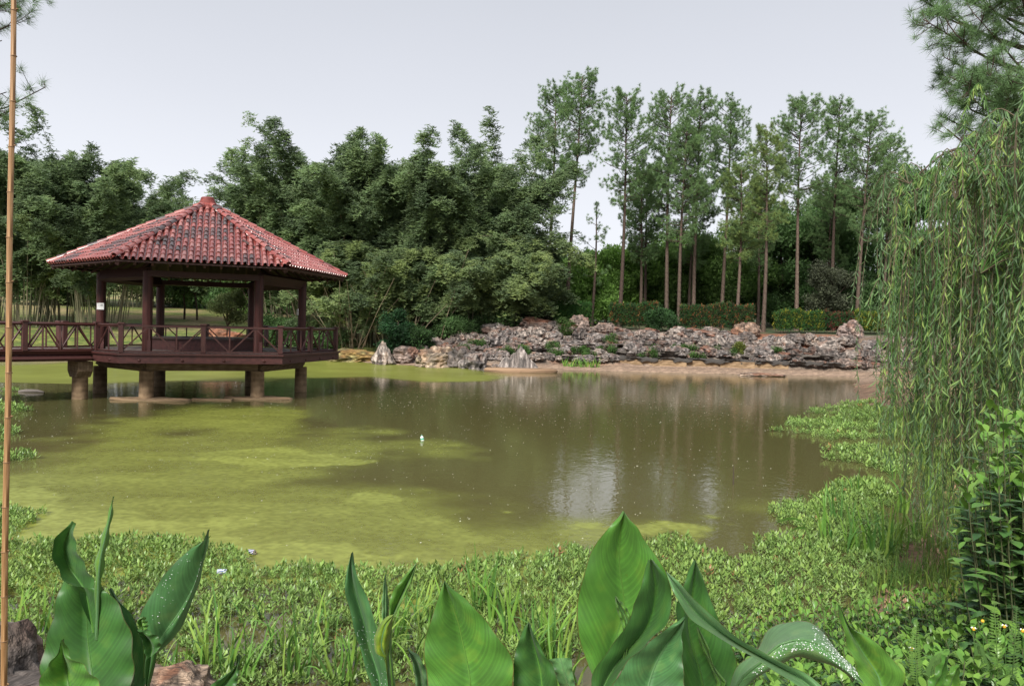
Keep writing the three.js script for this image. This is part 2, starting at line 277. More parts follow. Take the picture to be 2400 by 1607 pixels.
  for (let x = -DECKR + .02; x < DECKR - .05; x += bw) {
    const x0 = x + .006, x1 = Math.min(DECKR - .03, x + bw - .006), zz = (q) => Math.abs(q) < DECKR / 2 ? .866 * DECKR - .09 : Math.max(.02, Math.sqrt(3) * (DECKR - Math.abs(q)) - .1), y0 = 1.785, y1 = DECKY + .004 * (r() - .5), p = [];
    for (const y of [y0, y1]) p.push(x0, y, -zz(x0), x1, y, -zz(x1), x1, y, zz(x1), x0, y, zz(x0));
    const g = tris(p, [0, 1, 2, 0, 2, 3, 4, 6, 5, 4, 7, 6, 0, 4, 5, 0, 5, 1, 1, 5, 6, 1, 6, 2, 2, 6, 7, 2, 7, 3, 3, 7, 4, 3, 4, 0], [0, 0, .1, 0, .1, 1, 0, 1, 0, 0, .1, 0, .1, 4, 0, 4]).toNonIndexed(); g.computeVertexNormals();
    part(pav, 'deck_board', g, BOARDS[Math.floor(r() * 3)]);
  }
}
function railing(parent, a, b, posts, opts = {}) { // posts: fractions where posts stand; three bays of zigzag between each pair
  const dir = b.clone().sub(a), L = dir.length(), u = dir.clone().normalize(), ry = Math.atan2(-u.z, u.x), pt = (t, y) => V3(a.x + dir.x * t, y, a.z + dir.z * t);
  posts.forEach((t) => {
    const skip = (opts.skip ?? []).includes(t); if (skip) return;
    const c = pt(t, 0), m = part(parent, 'railing_post', new RoundedBoxGeometry(.17, RAILY - DECKY - .02, .17, 1, .012), RAILM); m.position.set(c.x, (RAILY + DECKY) / 2, c.z); m.rotation.y = ry;
    const cap = part(m, 'post_cap', new RoundedBoxGeometry(.23, .07, .23, 1, .015), RAILM); cap.position.y = (RAILY - DECKY) / 2 + .02;
  });
  part(parent, 'handrail', barGeo(pt(0, RAILY - .06), pt(1, RAILY - .06), .07, .1), RAILM);
  part(parent, 'bottom_rail', barGeo(pt(0, DECKY + .05), pt(1, DECKY + .05), .05, .06), RAILM);
  for (let i = 0; i < posts.length - 1; i++) {
    const n = opts.bays ?? 3; let up = i % 2 === 0;
    for (let k = 0; k < n; k++) {
      const t0 = lerp(posts[i], posts[i + 1], k / n), t1 = lerp(posts[i], posts[i + 1], (k + 1) / n), y0 = DECKY + .07, y1 = RAILY - .1;
      part(parent, 'brace', barGeo(pt(t0 + .03 / L, up ? y0 : y1), pt(t1 - .03 / L, up ? y1 : y0), .05, .045), RAILM);
      if (k) part(parent, 'baluster', barGeo(pt(t0, DECKY + .03), pt(t0, RAILY - .07), .055, .055), RAILM);
      up = !up;
    }
  }
}
for (const k of [4, 5, 0, 1, 2]) railing(pav, hexPt(RAILR, k, 0), hexPt(RAILR, k + 1, 0), [0, .5, 1], { skip: k === 4 ? [] : [0] });
const edgeFL = hexPt(RAILR, 4, 0), edgeL = hexPt(RAILR, 3, 0), onEdge = (t, out = 0) => { const p = edgeFL.clone().lerp(edgeL, t), nrm = edgeFL.clone().add(edgeL).setY(0).normalize(); return p.addScaledVector(nrm, out); };
railing(pav, edgeFL, onEdge(.36), [0, 1], { skip: [0], bays: 2 });
railing(pav, onEdge(.9), edgeL, [0, 1], { skip: [1], bays: 1 });
{ // roof
  const roof = new THREE.Group(); roof.name = 'roof'; pav.add(roof);
  const inr = EAVER * .866, slopeLen = Math.hypot(inr, ROOFTOP - EAVEY), slope = Math.atan2(ROOFTOP - EAVEY, inr);
  const rows = 15, cols = 25, pitch = EAVER / cols, expo = slopeLen / rows;
  const clay = (r, g, b, rough) => new THREE.MeshPhysicalMaterial({ color: lin(r, g, b), roughness: rough, clearcoat: 1, clearcoatRoughness: .22, map: TEX.grain });
  const MATS = [clay(.46, .1, .083, .5), clay(.53, .16, .14, .5), clay(.38, .075, .063, .5), clay(.58, .22, .2, .5), clay(.13, .055, .052, .6), clay(.09, .052, .052, .6), clay(.22, .06, .052, .55)];
  const tileGeo = (r0, r1, L) => { // tapered half barrel with thickness
    const n = 6, pos = [], idx = []; for (const [q, th] of [[0, 0], [0, .016]]) for (const e of [0, 1]) for (let i = 0; i <= n; i++) { const a = Math.PI * i / n, R = (e ? r1 : r0) - th; pos.push(-Math.cos(a) * R, e * L, Math.sin(a) * R * .95); }
    const m = n + 1; for (let i = 0; i < n; i++) { idx.push(i, i + 1, m + i, i + 1, m + i + 1, m + i); idx.push(2 * m + i, 3 * m + i, 2 * m + i + 1, 2 * m + i + 1, 3 * m + i, 3 * m + i + 1); idx.push(i, 2 * m + i, i + 1, i + 1, 2 * m + i, 2 * m + i + 1); }
    return tris(pos, idx);
  };
  const cover = tileGeo(.088, .072, expo * 1.16), pan = (() => { const g = tileGeo(.08, .095, expo * 1.14); g.rotateY(Math.PI); g.translate(0, 0, .045); return g; })(), hip = tileGeo(.12, .1, .46);
  const faceQ = (k) => { const a = (k + .5) * 60 * D2R, out = V3(Math.cos(a), 0, -Math.sin(a)), up = out.clone().multiplyScalar(-Math.cos(slope)).add(V3(0, Math.sin(slope), 0)), side = V3().crossVectors(up, V3().crossVectors(out, YUP).normalize()).normalize(); const right = V3().crossVectors(up, side); return { out, up, nrm: side.y > 0 ? side : side.negate(), right }; };
  const rest = [[], [], []], pans = []; let singles = 0; const order = [4, 5, 3, 0, 2, 1];
  for (const k of order) {
    const { out, up, nrm } = faceQ(k), right = V3().crossVectors(up, nrm), basis = new THREE.Matrix4().makeBasis(right, up, nrm), q0 = new THREE.Quaternion().setFromRotationMatrix(basis), eave = out.clone().multiplyScalar(inr).setY(EAVEY), rr = rng(500 + k);
    { // sheathing below the tiles
      const a = hexPt(EAVER - .05, k, EAVEY - .03), b = hexPt(EAVER - .05, k + 1, EAVEY - .03), c = V3(0, ROOFTOP - .05, 0); part(roof, 'roof_deck', tris([...a.toArray(), ...b.toArray(), ...c.toArray()], [0, 1, 2]), DARKW);
    }
    for (let j = 0; j < rows; j++) for (let i = -1; i <= cols; i++) {
      const vpos = j * expo - .06, half = EAVER / 2 * (1 - (j * expo + expo * .35) / slopeLen), x = (i + .5) * pitch - EAVER / 2, xp = i * pitch - EAVER / 2;
      const jit = () => (rr() - .5);
      if (Math.abs(xp) < half + .03) { const m = mat4(eave.clone().addScaledVector(right, xp).addScaledVector(up, vpos + .01).addScaledVector(nrm, .0), q0); pans.push(pan.clone().applyMatrix4(m)); }
      if (Math.abs(x) > half - .02) continue;
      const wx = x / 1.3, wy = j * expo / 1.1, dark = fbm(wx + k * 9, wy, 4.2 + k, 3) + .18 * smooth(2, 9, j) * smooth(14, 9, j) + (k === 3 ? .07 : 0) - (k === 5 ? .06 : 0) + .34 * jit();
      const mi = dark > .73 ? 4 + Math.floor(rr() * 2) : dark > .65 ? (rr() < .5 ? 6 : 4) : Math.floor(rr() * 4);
      const pos = eave.clone().addScaledVector(right, x + .01 * jit()).addScaledVector(up, vpos + .02 * jit()).addScaledVector(nrm, .028 + .012 * rr()), q = q0.clone().multiply(quatEuler(-.045 + .03 * jit(), .05 * jit(), .05 * jit()));
      if (singles < 300 && (k === 4 || (k === 5 && j < 9))) { const t = part(roof, 'roof_tile', cover, MATS[mi]); t.position.copy(pos); t.quaternion.copy(q); singles++; }
      else rest[mi > 3 ? 1 : mi % 2 ? 2 : 0].push(cover.clone().applyMatrix4(mat4(pos, q)));
    }
  }
  [[0, 0], [1, 4], [2, 1]].forEach(([i, m]) => { if (rest[i].length) part(roof, 'roof_tiles', mergeGeometries(rest[i]), MATS[m]).userData.kind = 'stuff'; });
  part(roof, 'pan_tiles', mergeGeometries(pans), MATS[2]).userData.kind = 'stuff';
  const rr = rng(77);
  for (let k = 0; k < 6; k++) { // hip tiles up each corner, rafters below
    const a = hexPt(EAVER + .03, k, EAVEY + .03), b = V3(0, ROOFTOP + .06, 0), dir = b.clone().sub(a), L = dir.length(), u = dir.clone().normalize(), nr = V3().crossVectors(V3().crossVectors(YUP, u), u).normalize(); if (nr.y < 0) nr.negate();
    const rt = V3().crossVectors(u, nr), q0 = new THREE.Quaternion().setFromRotationMatrix(new THREE.Matrix4().makeBasis(rt, u, nr));
    for (let t = 0; t < L - .3; t += .4) { const m = part(roof, 'hip_tile', hip, MATS[rr() < .72 ? Math.floor(rr() * 3) : 4 + Math.floor(rr() * 3)]); m.position.copy(a).addScaledVector(u, t).addScaledVector(nr, .03); m.quaternion.copy(q0).multiply(quatEuler(-.05, 0, .04 * (rr() - .5))); }
    part(roof, 'hip_rafter', barGeo(hexPt(EAVER - .12, k, EAVEY - .17), V3(0, ROOFTOP - .22, 0), .14, .2), DARKW);
    const e0 = hexPt(EAVER - .1, k, EAVEY - .1), e1 = hexPt(EAVER - .1, k + 1, EAVEY - .1), w0 = hexPt(COLR, k, 4.78), w1 = hexPt(COLR, k + 1, 4.78);
    part(roof, 'eave_batten', barGeo(e0, e1, .06, .1), DARKW);
    part(roof, 'wall_plate', barGeo(w0, w1, .22, .42), DARKW);
    for (let i = 1; i < 10; i++) { const s = i / 10, p0 = e0.clone().lerp(e1, s), t = .42, p1 = p0.clone().lerp(V3(0, ROOFTOP - .2, 0), t).add(e0.clone().lerp(e1, .5).sub(p0).multiplyScalar(-t).setY(0)); const m0 = p0.clone().setY(EAVEY - .17); part(roof, 'rafter', barGeo(m0, V3(p1.x, lerp(EAVEY - .17, ROOFTOP - .2, t), p1.z), .08, .14), i % 2 ? DARKW : FASCIA2); }
  }
  const cap = [[.55, -.26], [.45, -.08], [.36, .03], [.3, .13], [.27, .26], [.24, .29], [0, .3]].map(([x, y]) => new THREE.Vector2(x, y));
  const cm = part(roof, 'roof_cap', new THREE.LatheGeometry(cap, 12), std(.32, .06, .05, .75, { map: TEX.grain })); cm.position.y = ROOFTOP - .02;
}
{ // bench inside: a hexagonal box seat
  const b = thing('bench', 'low maroon hexagonal box bench in the middle of the pavilion deck', 'bench', [PAV.x, DECKY + .005, PAV.z]); b.rotation.y = PROT;
  for (let k = 0; k < 6; k++) {
    const a = hexPt(2.1, k, 0), c = hexPt(2.1, k + 1, 0), mid = a.clone().add(c).multiplyScalar(.5), ang = (k + .5) * 60 * D2R + Math.PI / 2, L = a.distanceTo(c);
    const pn = part(b, 'side_panel', new THREE.BoxGeometry(L, .44, .05), k % 2 ? FASCIA2 : FASCIA); pn.position.set(mid.x, .22, mid.z); pn.rotation.y = ang;
    const post = part(b, 'corner_post', new THREE.BoxGeometry(.1, .45, .1), MAROON); post.position.set(a.x, .225, a.z);
    const i0 = hexPt(1.45, k, 0), i1 = hexPt(1.45, k + 1, 0), o0 = hexPt(2.24, k, 0), o1 = hexPt(2.24, k + 1, 0), p = []; for (const y of [.45, .53]) for (const v of [i0, i1, o1, o0]) p.push(v.x, y, v.z);
    const g = tris(p, [0, 2, 1, 0, 3, 2, 4, 5, 6, 4, 6, 7, 3, 7, 6, 3, 6, 2, 0, 1, 5, 0, 5, 4, 1, 2, 6, 1, 6, 5, 0, 4, 7, 0, 7, 3]).toNonIndexed(); g.computeVertexNormals(); part(b, 'seat_board', g, std(.05, .03, .03, .3));
    const ip = part(b, 'inner_panel', new THREE.BoxGeometry(1.45, .44, .04), DARKW); ip.position.set(mid.x * .69, .22, mid.z * .69); ip.rotation.y = ang;
  }
}
{ // footbridge from the pavilion to the left bank
  const br = thing('footbridge', 'maroon timber footbridge with zigzag railings leading away from the pavilion', 'bridge', PAV.toArray()); br.rotation.y = PROT;
  const LEN = 13, near = .365, farT = .895, nrm = edgeFL.clone().add(edgeL).setY(0).normalize(), start = .2;
  const P = (t, out, y) => onEdge(t, out).setY(y), r = rng(5);
  for (const t of [near, farT]) {
    part(br, 'side_beam', barGeo(P(t, start, 1.575), P(t, LEN, 1.575), .1, .31), FASCIA2).geometry;
    part(br, 'deck_edge', barGeo(P(t, start, 1.775), P(t, LEN, 1.775), .16, .08), RAILM);
    railing(br, P(t, .1, 0), P(t, LEN, 0), [0, .18, .36, .54, .72, .9], { skip: [0], bays: 4 });
  }
  const n = 64; for (let i = 0; i < n; i++) { const o0 = start + (LEN - start) * i / n, g = barGeo(P(near + .01, o0 + .1, 1.8), P(farT - .01, o0 + .1, 1.8), .185, .035); part(br, 'deck_board', g, BOARDS[Math.floor(r() * 3)]); }
  for (const o of [.36, 6.5, 11.5]) { // T shaped piers
    const c = P((near + farT) / 2, o, 0);
    for (const [t, w] of o < 1 ? [[.46, 1]] : [[near + .075, 1], [farT - .075, 1]]) {
      const q = P(t, o, 0), m = part(br, 'pier', (() => { const g = new THREE.CylinderGeometry(.27, .285, 1.7, 16, 5); g.translate(0, .1, 0); return g; })(), CONC); m.position.set(q.x, 0, q.z);
      const sh = new THREE.Shape(); sh.moveTo(-.27, 0); sh.lineTo(.27, 0); sh.lineTo(.46, .22); sh.lineTo(.46, .56); sh.lineTo(-.46, .56); sh.lineTo(-.46, .22); sh.closePath();
      const hg = new THREE.ExtrudeGeometry(sh, { depth: .5, bevelEnabled: true, bevelSize: .02, bevelThickness: .02, bevelSegments: 1 }); hg.translate(0, 0, -.25);
      const hd = part(br, 'pier_head', hg, CONCD); hd.position.set(q.x, .84, q.z); const al = edgeL.clone().sub(edgeFL).normalize(); hd.rotation.y = Math.atan2(-al.z, al.x);
    }
  }
}
// ---------------------------------------------------------------- rock garden on the far shore
function rockGeo(seed, flute = 0, squash = 1, detail = 9, tint = 0) {
  let g = new THREE.IcosahedronGeometry(1, detail); g.deleteAttribute('uv'); g.deleteAttribute('normal'); g = mergeVertices(g, 1e-4);
  const p = g.attributes.position, col = [], v = V3(), o = seed * 13.7, rid = (x, y, z, k) => 1 - Math.abs(2 * fbm(x, y, z, k) - 1);
  for (let i = 0; i < p.count; i++) {
    v.fromBufferAttribute(p, i); const wx = (fbm(v.x * 1.7 + o, v.y * 1.7, v.z * 1.7 + 31, 2) - .5) * .9;
    const big = fbm(v.x * 1.25 + o, v.y * 1.25 + wx, v.z * 1.25 + 40, 3) - .5, ridge = rid(v.x * 2.1 + o + wx, v.y * 2.4 + 3, v.z * 2.1 + 20, 3), fl = rid(v.x * 4.5 + o, v.y * .8 + wx, v.z * 4.5 + 60, 2), strata = Math.abs(((v.y * (3.2 + seed % 3) + big * 2.2 + .5 * v.x) % 1 + 1) % 1 - .5);
    const r = 1 + .95 * big + .42 * (ridge - .75) + flute * .34 * (fl - .75) + (1 - Math.min(1, flute)) * .22 * (strata - .25) + .1 * (rid(v.x * 7, v.y * 7, v.z * 7 + o + 1, 2) - .7);
    v.multiplyScalar(r); v.y *= squash; if (v.y < -.45) v.y = -.45 + (v.y + .45) * .3; p.setXYZ(i, v.x, v.y, v.z);
    const n = fbm(v.x * 2.6 + o, v.y * (flute ? .7 : 2.6), v.z * 2.6 + 11, 4), n2 = fbm(v.x * 1.2 + o, v.y * 1.2 + 9, v.z * 1.2 + 7, 3), n3 = fbm(v.x * 7 + o, v.y * (flute ? 1.3 : 7), v.z * 7 + 2, 3);
    let c = [.215, .2, .195]; const to = (b, t) => { c = [lerp(c[0], b[0], t), lerp(c[1], b[1], t), lerp(c[2], b[2], t)]; };
    to([.085, .08, .08], smooth(.5, .64, n)); to([.5, .47, .455], smooth(.53, .63, n3) * .85); to([.27, .125, .075], smooth(.6 - tint * .2, .72 - tint * .18, n2) * (.35 + .45 * tint)); to([.32, .25, .2], smooth(.58, .7, 1 - n) * .6); to([.045, .045, .045], smooth(.58, .7, fbm(v.x * 4 + o, v.y * 3, v.z * 4, 3)) * .8);
    col.push(...c);
  }
  g.setAttribute('color', new THREE.Float32BufferAttribute(col, 3)); g = toCreasedNormals(g, .38);
  const q = g.attributes.position, uv = []; for (let i = 0; i < q.count; i++) uv.push(q.getX(i) * .8 + q.getZ(i) * .5, q.getY(i) * .8); g.setAttribute('uv', new THREE.Float32BufferAttribute(uv, 2)); return g;
}
const stoneMat = (r, g, b) => new THREE.MeshStandardMaterial({ color: lin(r, g, b), vertexColors: true, roughness: .9, map: TEX.grain, bumpMap: TEX.bump, bumpScale: .06 });
const STONE = [stoneMat(1.15, 1.12, 1.12), stoneMat(.72, .68, .66), stoneMat(1.5, 1.42, 1.35), stoneMat(1.15, .98, .9)];
const ROCKS = [0, 1, 2, 3, 4, 5].map((i) => rockGeo(i + 1, [0, .9, .5, 1, 0, .6][i], [1, 1.05, .8, 1.1, .7, .9][i], 9, [.1, 0, .2, 0, .5, .3][i]));
const rustRock = rockGeo(21, 0, .8, 8, 1.0), coneRock = (() => { const g = rockGeo(31, .5, 1, 8, 0), p = g.attributes.position; for (let i = 0; i < p.count; i++) { const y = p.getY(i), k = clamp(1.1 - .5 * (y + .3), .22, 1.2); p.setXYZ(i, p.getX(i) * k, y * 1.15, p.getZ(i) * k); } return toCreasedNormals(g, .6); })();
const flutedRock = (() => { const g = rockGeo(44, 1.5, 1, 10, 0), p = g.attributes.position; for (let i = 0; i < p.count; i++) { const y = p.getY(i), k = clamp(1.1 - .45 * (y + .25), .3, 1.2); p.setXYZ(i, p.getX(i) * k, y, p.getZ(i) * k); } return toCreasedNormals(g, .45); })();
function dAtShore(x, s) { let a = 54, b = 92; for (let i = 0; i < 26; i++) { const m = (a + b) / 2; shoreAt(x, m) < s ? a = m : b = m; } return (a + b) / 2; }
function rock(geo, mat, x, d, s3, turn, label, group, sink = .28, y) {
  const m = top('rock', geo, mat, label, 'rock', group); m.position.set(x, (y ?? heightAt(x, d)) + s3[1] * (.45 - sink), -d); m.rotation.y = turn; m.scale.set(...s3); return m;
}
{
  const r = rng(909);
  const rowsOf = [[3.4, .6, .3, 'limestone block in the lowest rock garden tier'], [5.5, .72, .4, 'limestone block in the second rock garden tier'], [7.5, .75, .42, 'limestone block in the middle tier of the rock garden'], [9.6, .72, .42, 'limestone block in the fourth tier of the rock garden'], [11.8, .85, .4, 'limestone boulder along the top tier of the rock garden']];
  rowsOf.forEach(([s, w, h, label], k) => {
    for (let x = -9.5; x < 32; x += w * (1.05 + .75 * r())) {
      if (k === 4 && x > 20.2) break;
      if (k === 0 && (x > 9 && x < 22) && r() < .9) continue;
      const d = dAtShore(x, s - .1 + .4 * r()), q = .75 + .6 * r() * (k === 4 ? 1.25 : 1), rx = x + (r() - .5) * .4;
      const rusty = fbm(x * .25, k * 1.7, 2.9, 2) > .6, gi = Math.floor(r() * 6);
      const useRust = rusty && r() < .5, mi = rusty ? (r() < .6 ? 3 : 1) : (r() < .2 ? 1 : r() < .45 ? 2 : 0), lab = `${['grey', 'dark grey', 'pale', 'reddish brown'][mi]} ${useRust ? 'rust stained' : ['lumpy', 'fluted', 'squat', 'grooved', 'smooth', 'jagged'][gi]} ${label}`;
      rock(useRust ? rustRock : ROCKS[gi], STONE[mi], rx, d, [w * q * (.85 + .3 * r()), h * q * (.9 + .5 * r()), w * q * .8], r() * 6.28, lab, ['lowest tier stones', 'second tier stones', 'middle tier stones', 'fourth tier stones', 'top tier boulders'][k]);
    }
  });
  for (let i = 0; i < 70; i++) { // smaller stones lying about on the tiers
    const x = -9 + 40 * r(), s = 3.6 + 8 * r(), d = dAtShore(x, s), q = .22 + .28 * r(); const gi = Math.floor(r() * 6), mi = Math.floor(r() * 3); rock(ROCKS[gi], STONE[mi], x, d, [q * 1.2, q, q], r() * 6.28, `small loose ${['grey', 'dark', 'pale'][mi]} ${['lumpy', 'fluted', 'squat', 'grooved', 'smooth', 'jagged'][gi]} stone lying on the tiers of the rock garden`, 'loose stones on the tiers');
  }
  // dark ledge slabs that cap the tiers
  const slabGeo = (() => { const g = new THREE.BoxGeometry(1, 1, 1, 14, 2, 4), p = g.attributes.position; for (let i = 0; i < p.count; i++) { const x = p.getX(i), y = p.getY(i), z = p.getZ(i); p.setXYZ(i, x + .02 * (fbm(y * 4, z * 4, 1.1) - .5), y + 1.3 * (fbm(x * 7, z * 3, 5.5, 4) - .5), z + .9 * (fbm(x * 8, y * 2, 9.1, 4) - .5)); } g.computeVertexNormals(); return g; })();
  const slabM = [std(.085, .078, .072, .9, { map: TEX.grain, bumpMap: TEX.bump, bumpScale: .04 }), std(.16, .145, .13, .9, { map: TEX.grain, bumpMap: TEX.bump, bumpScale: .04 })];
  for (const [s, x0, x1, h, mi, lab] of [[3.35, 4, 26, .24, 0, 'long dark stone ledge capping the pale wall above the beach'], [5.5, -6, 26, .16, 1, 'thin grey stone ledge along the second tier of the rock garden'], [7.5, -2, 20, .14, 1, 'thin grey stone ledge along the middle tier of the rock garden']])
    for (let x = x0; x < x1; x += 2.6) { const d = dAtShore(x + 1.3, s), m = top('ledge_slab', slabGeo, slabM[mi], lab, 'stone ledge', lab.includes('dark') ? 'dark ledges above the beach' : lab.includes('second') ? 'ledges of the second tier' : 'ledges of the middle tier'); const L = 2.5 + .5 * r(); m.scale.set(L, h, .7 + .3 * r()); m.position.set(x + 1.3, heightAt(x + 1.3, d + .35) + h * .3, -d); const dd = dAtShore(x + 2.4, s) - dAtShore(x + .2, s); m.rotation.set(.2 * (r() - .5), Math.atan2(dd, 2.2) + .25 * (r() - .5), .07 * (r() - .5)); m.position.z += .3 * (r() - .5); }
  // pale worn wall under the dark ledge
  const wallG = (() => { const g = new THREE.BoxGeometry(1, 1, 1, 16, 5, 2), p = g.attributes.position; for (let i = 0; i < p.count; i++) { const x = p.getX(i), y = p.getY(i), z = p.getZ(i); p.setXYZ(i, x, y, z + .6 * (fbm(x * 7, y * 3, 2.2) - .5) - (y < 0 ? y * .5 : 0)); } g.computeVertexNormals(); return g; })();
  const wallM = std(.5, .39, .28, .95, { map: concreteMap, bumpMap: TEX.bump, bumpScale: .05 });
  for (let x = 8.6; x < 22; x += 2.7) { const d = dAtShore(x + 1.35, 3.1), m = top('low_wall', wallG, wallM, 'pale eroded low wall section between the beach and the dark ledge', 'wall', 'pale low wall sections'); m.scale.set(2.72, .7, .34); m.position.set(x + 1.35, .5, -d - .1); const dd = dAtShore(x + 2.5, 3.1) - dAtShore(x + .2, 3.1); m.rotation.y = Math.atan2(dd, 2.3); }
  // rocks one can name
  const P = (px, d) => at(px, 800, d).x;
  rock(coneRock, STONE[2], P(897, 62), 62.2, [.85, 1.0, .75], 2.2, 'pale grey cone shaped rock standing alone on the left shore', undefined, .3, .35);
  rock(ROCKS[4], STONE[3], P(955, 64), 64, [1.6, 1.3, 1.2], 1.1, 'large smooth brown boulder just behind the cone shaped rock', undefined, .3);
  rock(ROCKS[0], stoneMat(1.7, 1.5, 1.2), P(1030, 59.8), 59.9, [1.75, 1.15, 1.2], .6, 'big cream boulder with yellow lichen at the edge of the algae', undefined, .32, .15);
  rock(ROCKS[2], STONE[1], P(1085, 60), 60, [1.1, 1.35, 1], 4.1, 'dark grey boulder beside the big cream boulder', undefined, .3, .2);
  rock(ROCKS[3], STONE[0], P(1110, 59), 58.9, [1.5, .9, .9], 2.0, 'grey pink boulder on the shore left of the round stone island', undefined, .35, .1);
  rock(ROCKS[4], stoneMat(1.3, 1.25, .55), P(835, 66), 66, [2.3, 1.1, 1.4], .2, 'low boulder overgrown with yellow green moss beside the deck', undefined, .35, .1);
  rock(rustRock, STONE[3], P(1265, 71.5), 71.6, [1.8, .95, 1.2], .4, 'large rust red boulder at the top of the rock garden, left end', undefined, .25);
  rock(ROCKS[0], STONE[3], P(1355, 71), 71.3, [1.0, 1.05, .9], 3.2, 'tall pale brown boulder with ferns growing in front', undefined, .2);
  rock(ROCKS[2], STONE[2], P(1590, 70.6), 70.9, [1.8, .95, 1.1], 1.2, 'broad cream boulder at the top of the rock garden near the croton hedge', undefined, .25);
  rock(rustRock, STONE[3], P(1660, 70), 70.4, [2.0, .75, 1.1], 5.2, 'rust streaked slab boulder beside the broad cream boulder', undefined, .25);
  rock(flutedRock, STONE[2], P(1680, 67.6), 67.8, [1.2, .75, 1], .4, 'white fluted rock with vertical grooves below the rust streaked slab', undefined, .3);
  rock(flutedRock, stoneMat(1.7, 1.65, 1.6), P(1842, 67.6), 67.8, [1.1, .75, 1], 2.4, 'white and black grooved rock at the left end of the upper right wall', undefined, .3);
  rock(ROCKS[0], stoneMat(1.45, 1.25, 1.2), P(2000, 70.4), 70.6, [1.3, 1.05, 1], .9, 'smooth pale boulder behind the willow strands', undefined, .25);
  rock(ROCKS[5], stoneMat(1.3, 1.0, .8), P(1750, 71), 71.4, [1.1, 1.0, .9], 2.5, 'tall brown boulder below the croton hedge', undefined, .2);
  const flat = rock(ROCKS[4], stoneMat(1.6, 1.35, 1.15), P(1790, 57.8), 57.7, [1.8, .3, .8], .1, 'flat pale rock lying in the shallows off the beach', undefined, .4, 0);
  // round pebble island with its rock
  const isl = top('stone_island', (() => { const pts = [[0, .3], [1.6, .3], [2.35, .28], [2.55, .2], [2.6, .08], [2.5, -.1], [2.3, -.4]].map(([x, y]) => new THREE.Vector2(x, y)).reverse(); const g = new THREE.LatheGeometry(pts, 40), p = g.attributes.position; for (let i = 0; i < p.count; i++) { const a = Math.atan2(p.getZ(i), p.getX(i)), k = 1 + .04 * Math.sin(a * 3 + 1) + .03 * Math.sin(a * 5); p.setXYZ(i, p.getX(i) * k, p.getY(i), p.getZ(i) * k * .55); } g.computeVertexNormals(); return g; })(), std(.5, .37, .28, .95, { map: concreteMap, bumpMap: TEX.bump, bumpScale: .05 }), 'round pebbled concrete island just off the far shore', 'island');
  const ip = onY(1218, 872, 0); isl.position.set(ip.x, 0, ip.z - .6);
  { // a ridged mound with one main peak and two shoulders
    let g = new THREE.PlaneGeometry(4.2, 2.4, 64, 36); g.rotateX(-Math.PI / 2); const p = g.attributes.position, col = [], uv = [];
    for (let i = 0; i < p.count; i++) { const x = p.getX(i), z = p.getZ(i), pk = (cx, cz, w, h) => h * Math.max(0, 1 - Math.pow(Math.hypot((x - cx) / w, (z - cz) / (w * .8)), 1.25)); let y = Math.max(pk(.3, 0, 1.25, 1.45), pk(-.95, .1, .85, .8), pk(1.2, .05, .75, .6), pk(-.3, -.2, .9, 1.0)); const fl = 1 - Math.abs(2 * fbm(x * 5.2, z * 5.2, 3.3, 3) - 1); y *= .72 + .5 * fl; y += .06 * (fbm(x * 9, z * 9, 1.2, 2) - .5) - .06; p.setY(i, y); const k = fbm(x * 8, z * 3 + y * 1.2, 5.1, 3), b = fbm(x * 3, z * 3, 8.8, 3); col.push(...[.22, .2, .19].map((c, q) => lerp(lerp(c, [.46, .43, .41][q], smooth(.5, .62, k)), .07, smooth(.55, .68, b) * .7))); uv.push(x * .6, (z + y) * .6); }
    g.setAttribute('color', new THREE.Float32BufferAttribute(col, 3)); g.setAttribute('uv', new THREE.Float32BufferAttribute(uv, 2)); g.computeVertexNormals(); g = toCreasedNormals(g, .6);
    const m = top('rock', g, STONE[0], 'peaked grey rock mound with vertical grooves on the round island', 'rock'); m.position.set(ip.x - .2, .3, ip.z - .75); m.scale.set(.82, .95, .62);
  }
  rock(ROCKS[0], STONE[2], ip.x - 1.75, -ip.z + .55, [.32, .22, .25], .3, 'small pale stone beside the rock mound on the island', undefined, .3, .27);
  // boulder behind the pavilion and stones at the near bank
  rock(rustRock, stoneMat(1.7, 1.35, 1.1), P(535, 71), 71, [2.6, 1.5, 1.3], .7, 'orange brown boulder on the grass behind the pavilion', undefined, .3);
  const B = (px, py, y) => onY(px, py, y);
  let b = B(120, 1590, .55); rock(ROCKS[4], STONE[1], b.x, -b.z, [.6, .32, .4], .4, 'dark brown bank stone at the foot of the bamboo pole', undefined, .25, .28);
  b = B(410, 1590, .5); rock(ROCKS[2], stoneMat(1.7, 1.4, 1.1), b.x, -b.z, [.27, .25, .25], 2.1, 'pale pitted bank stone behind the left canna plant', undefined, .25, .3);
  b = B(-120, 1600, .5); rock(ROCKS[5], STONE[1], b.x, -b.z, [.6, .5, .5], 1.4, 'brown bank stone at the left end of the bank', undefined, .25, .3);
}
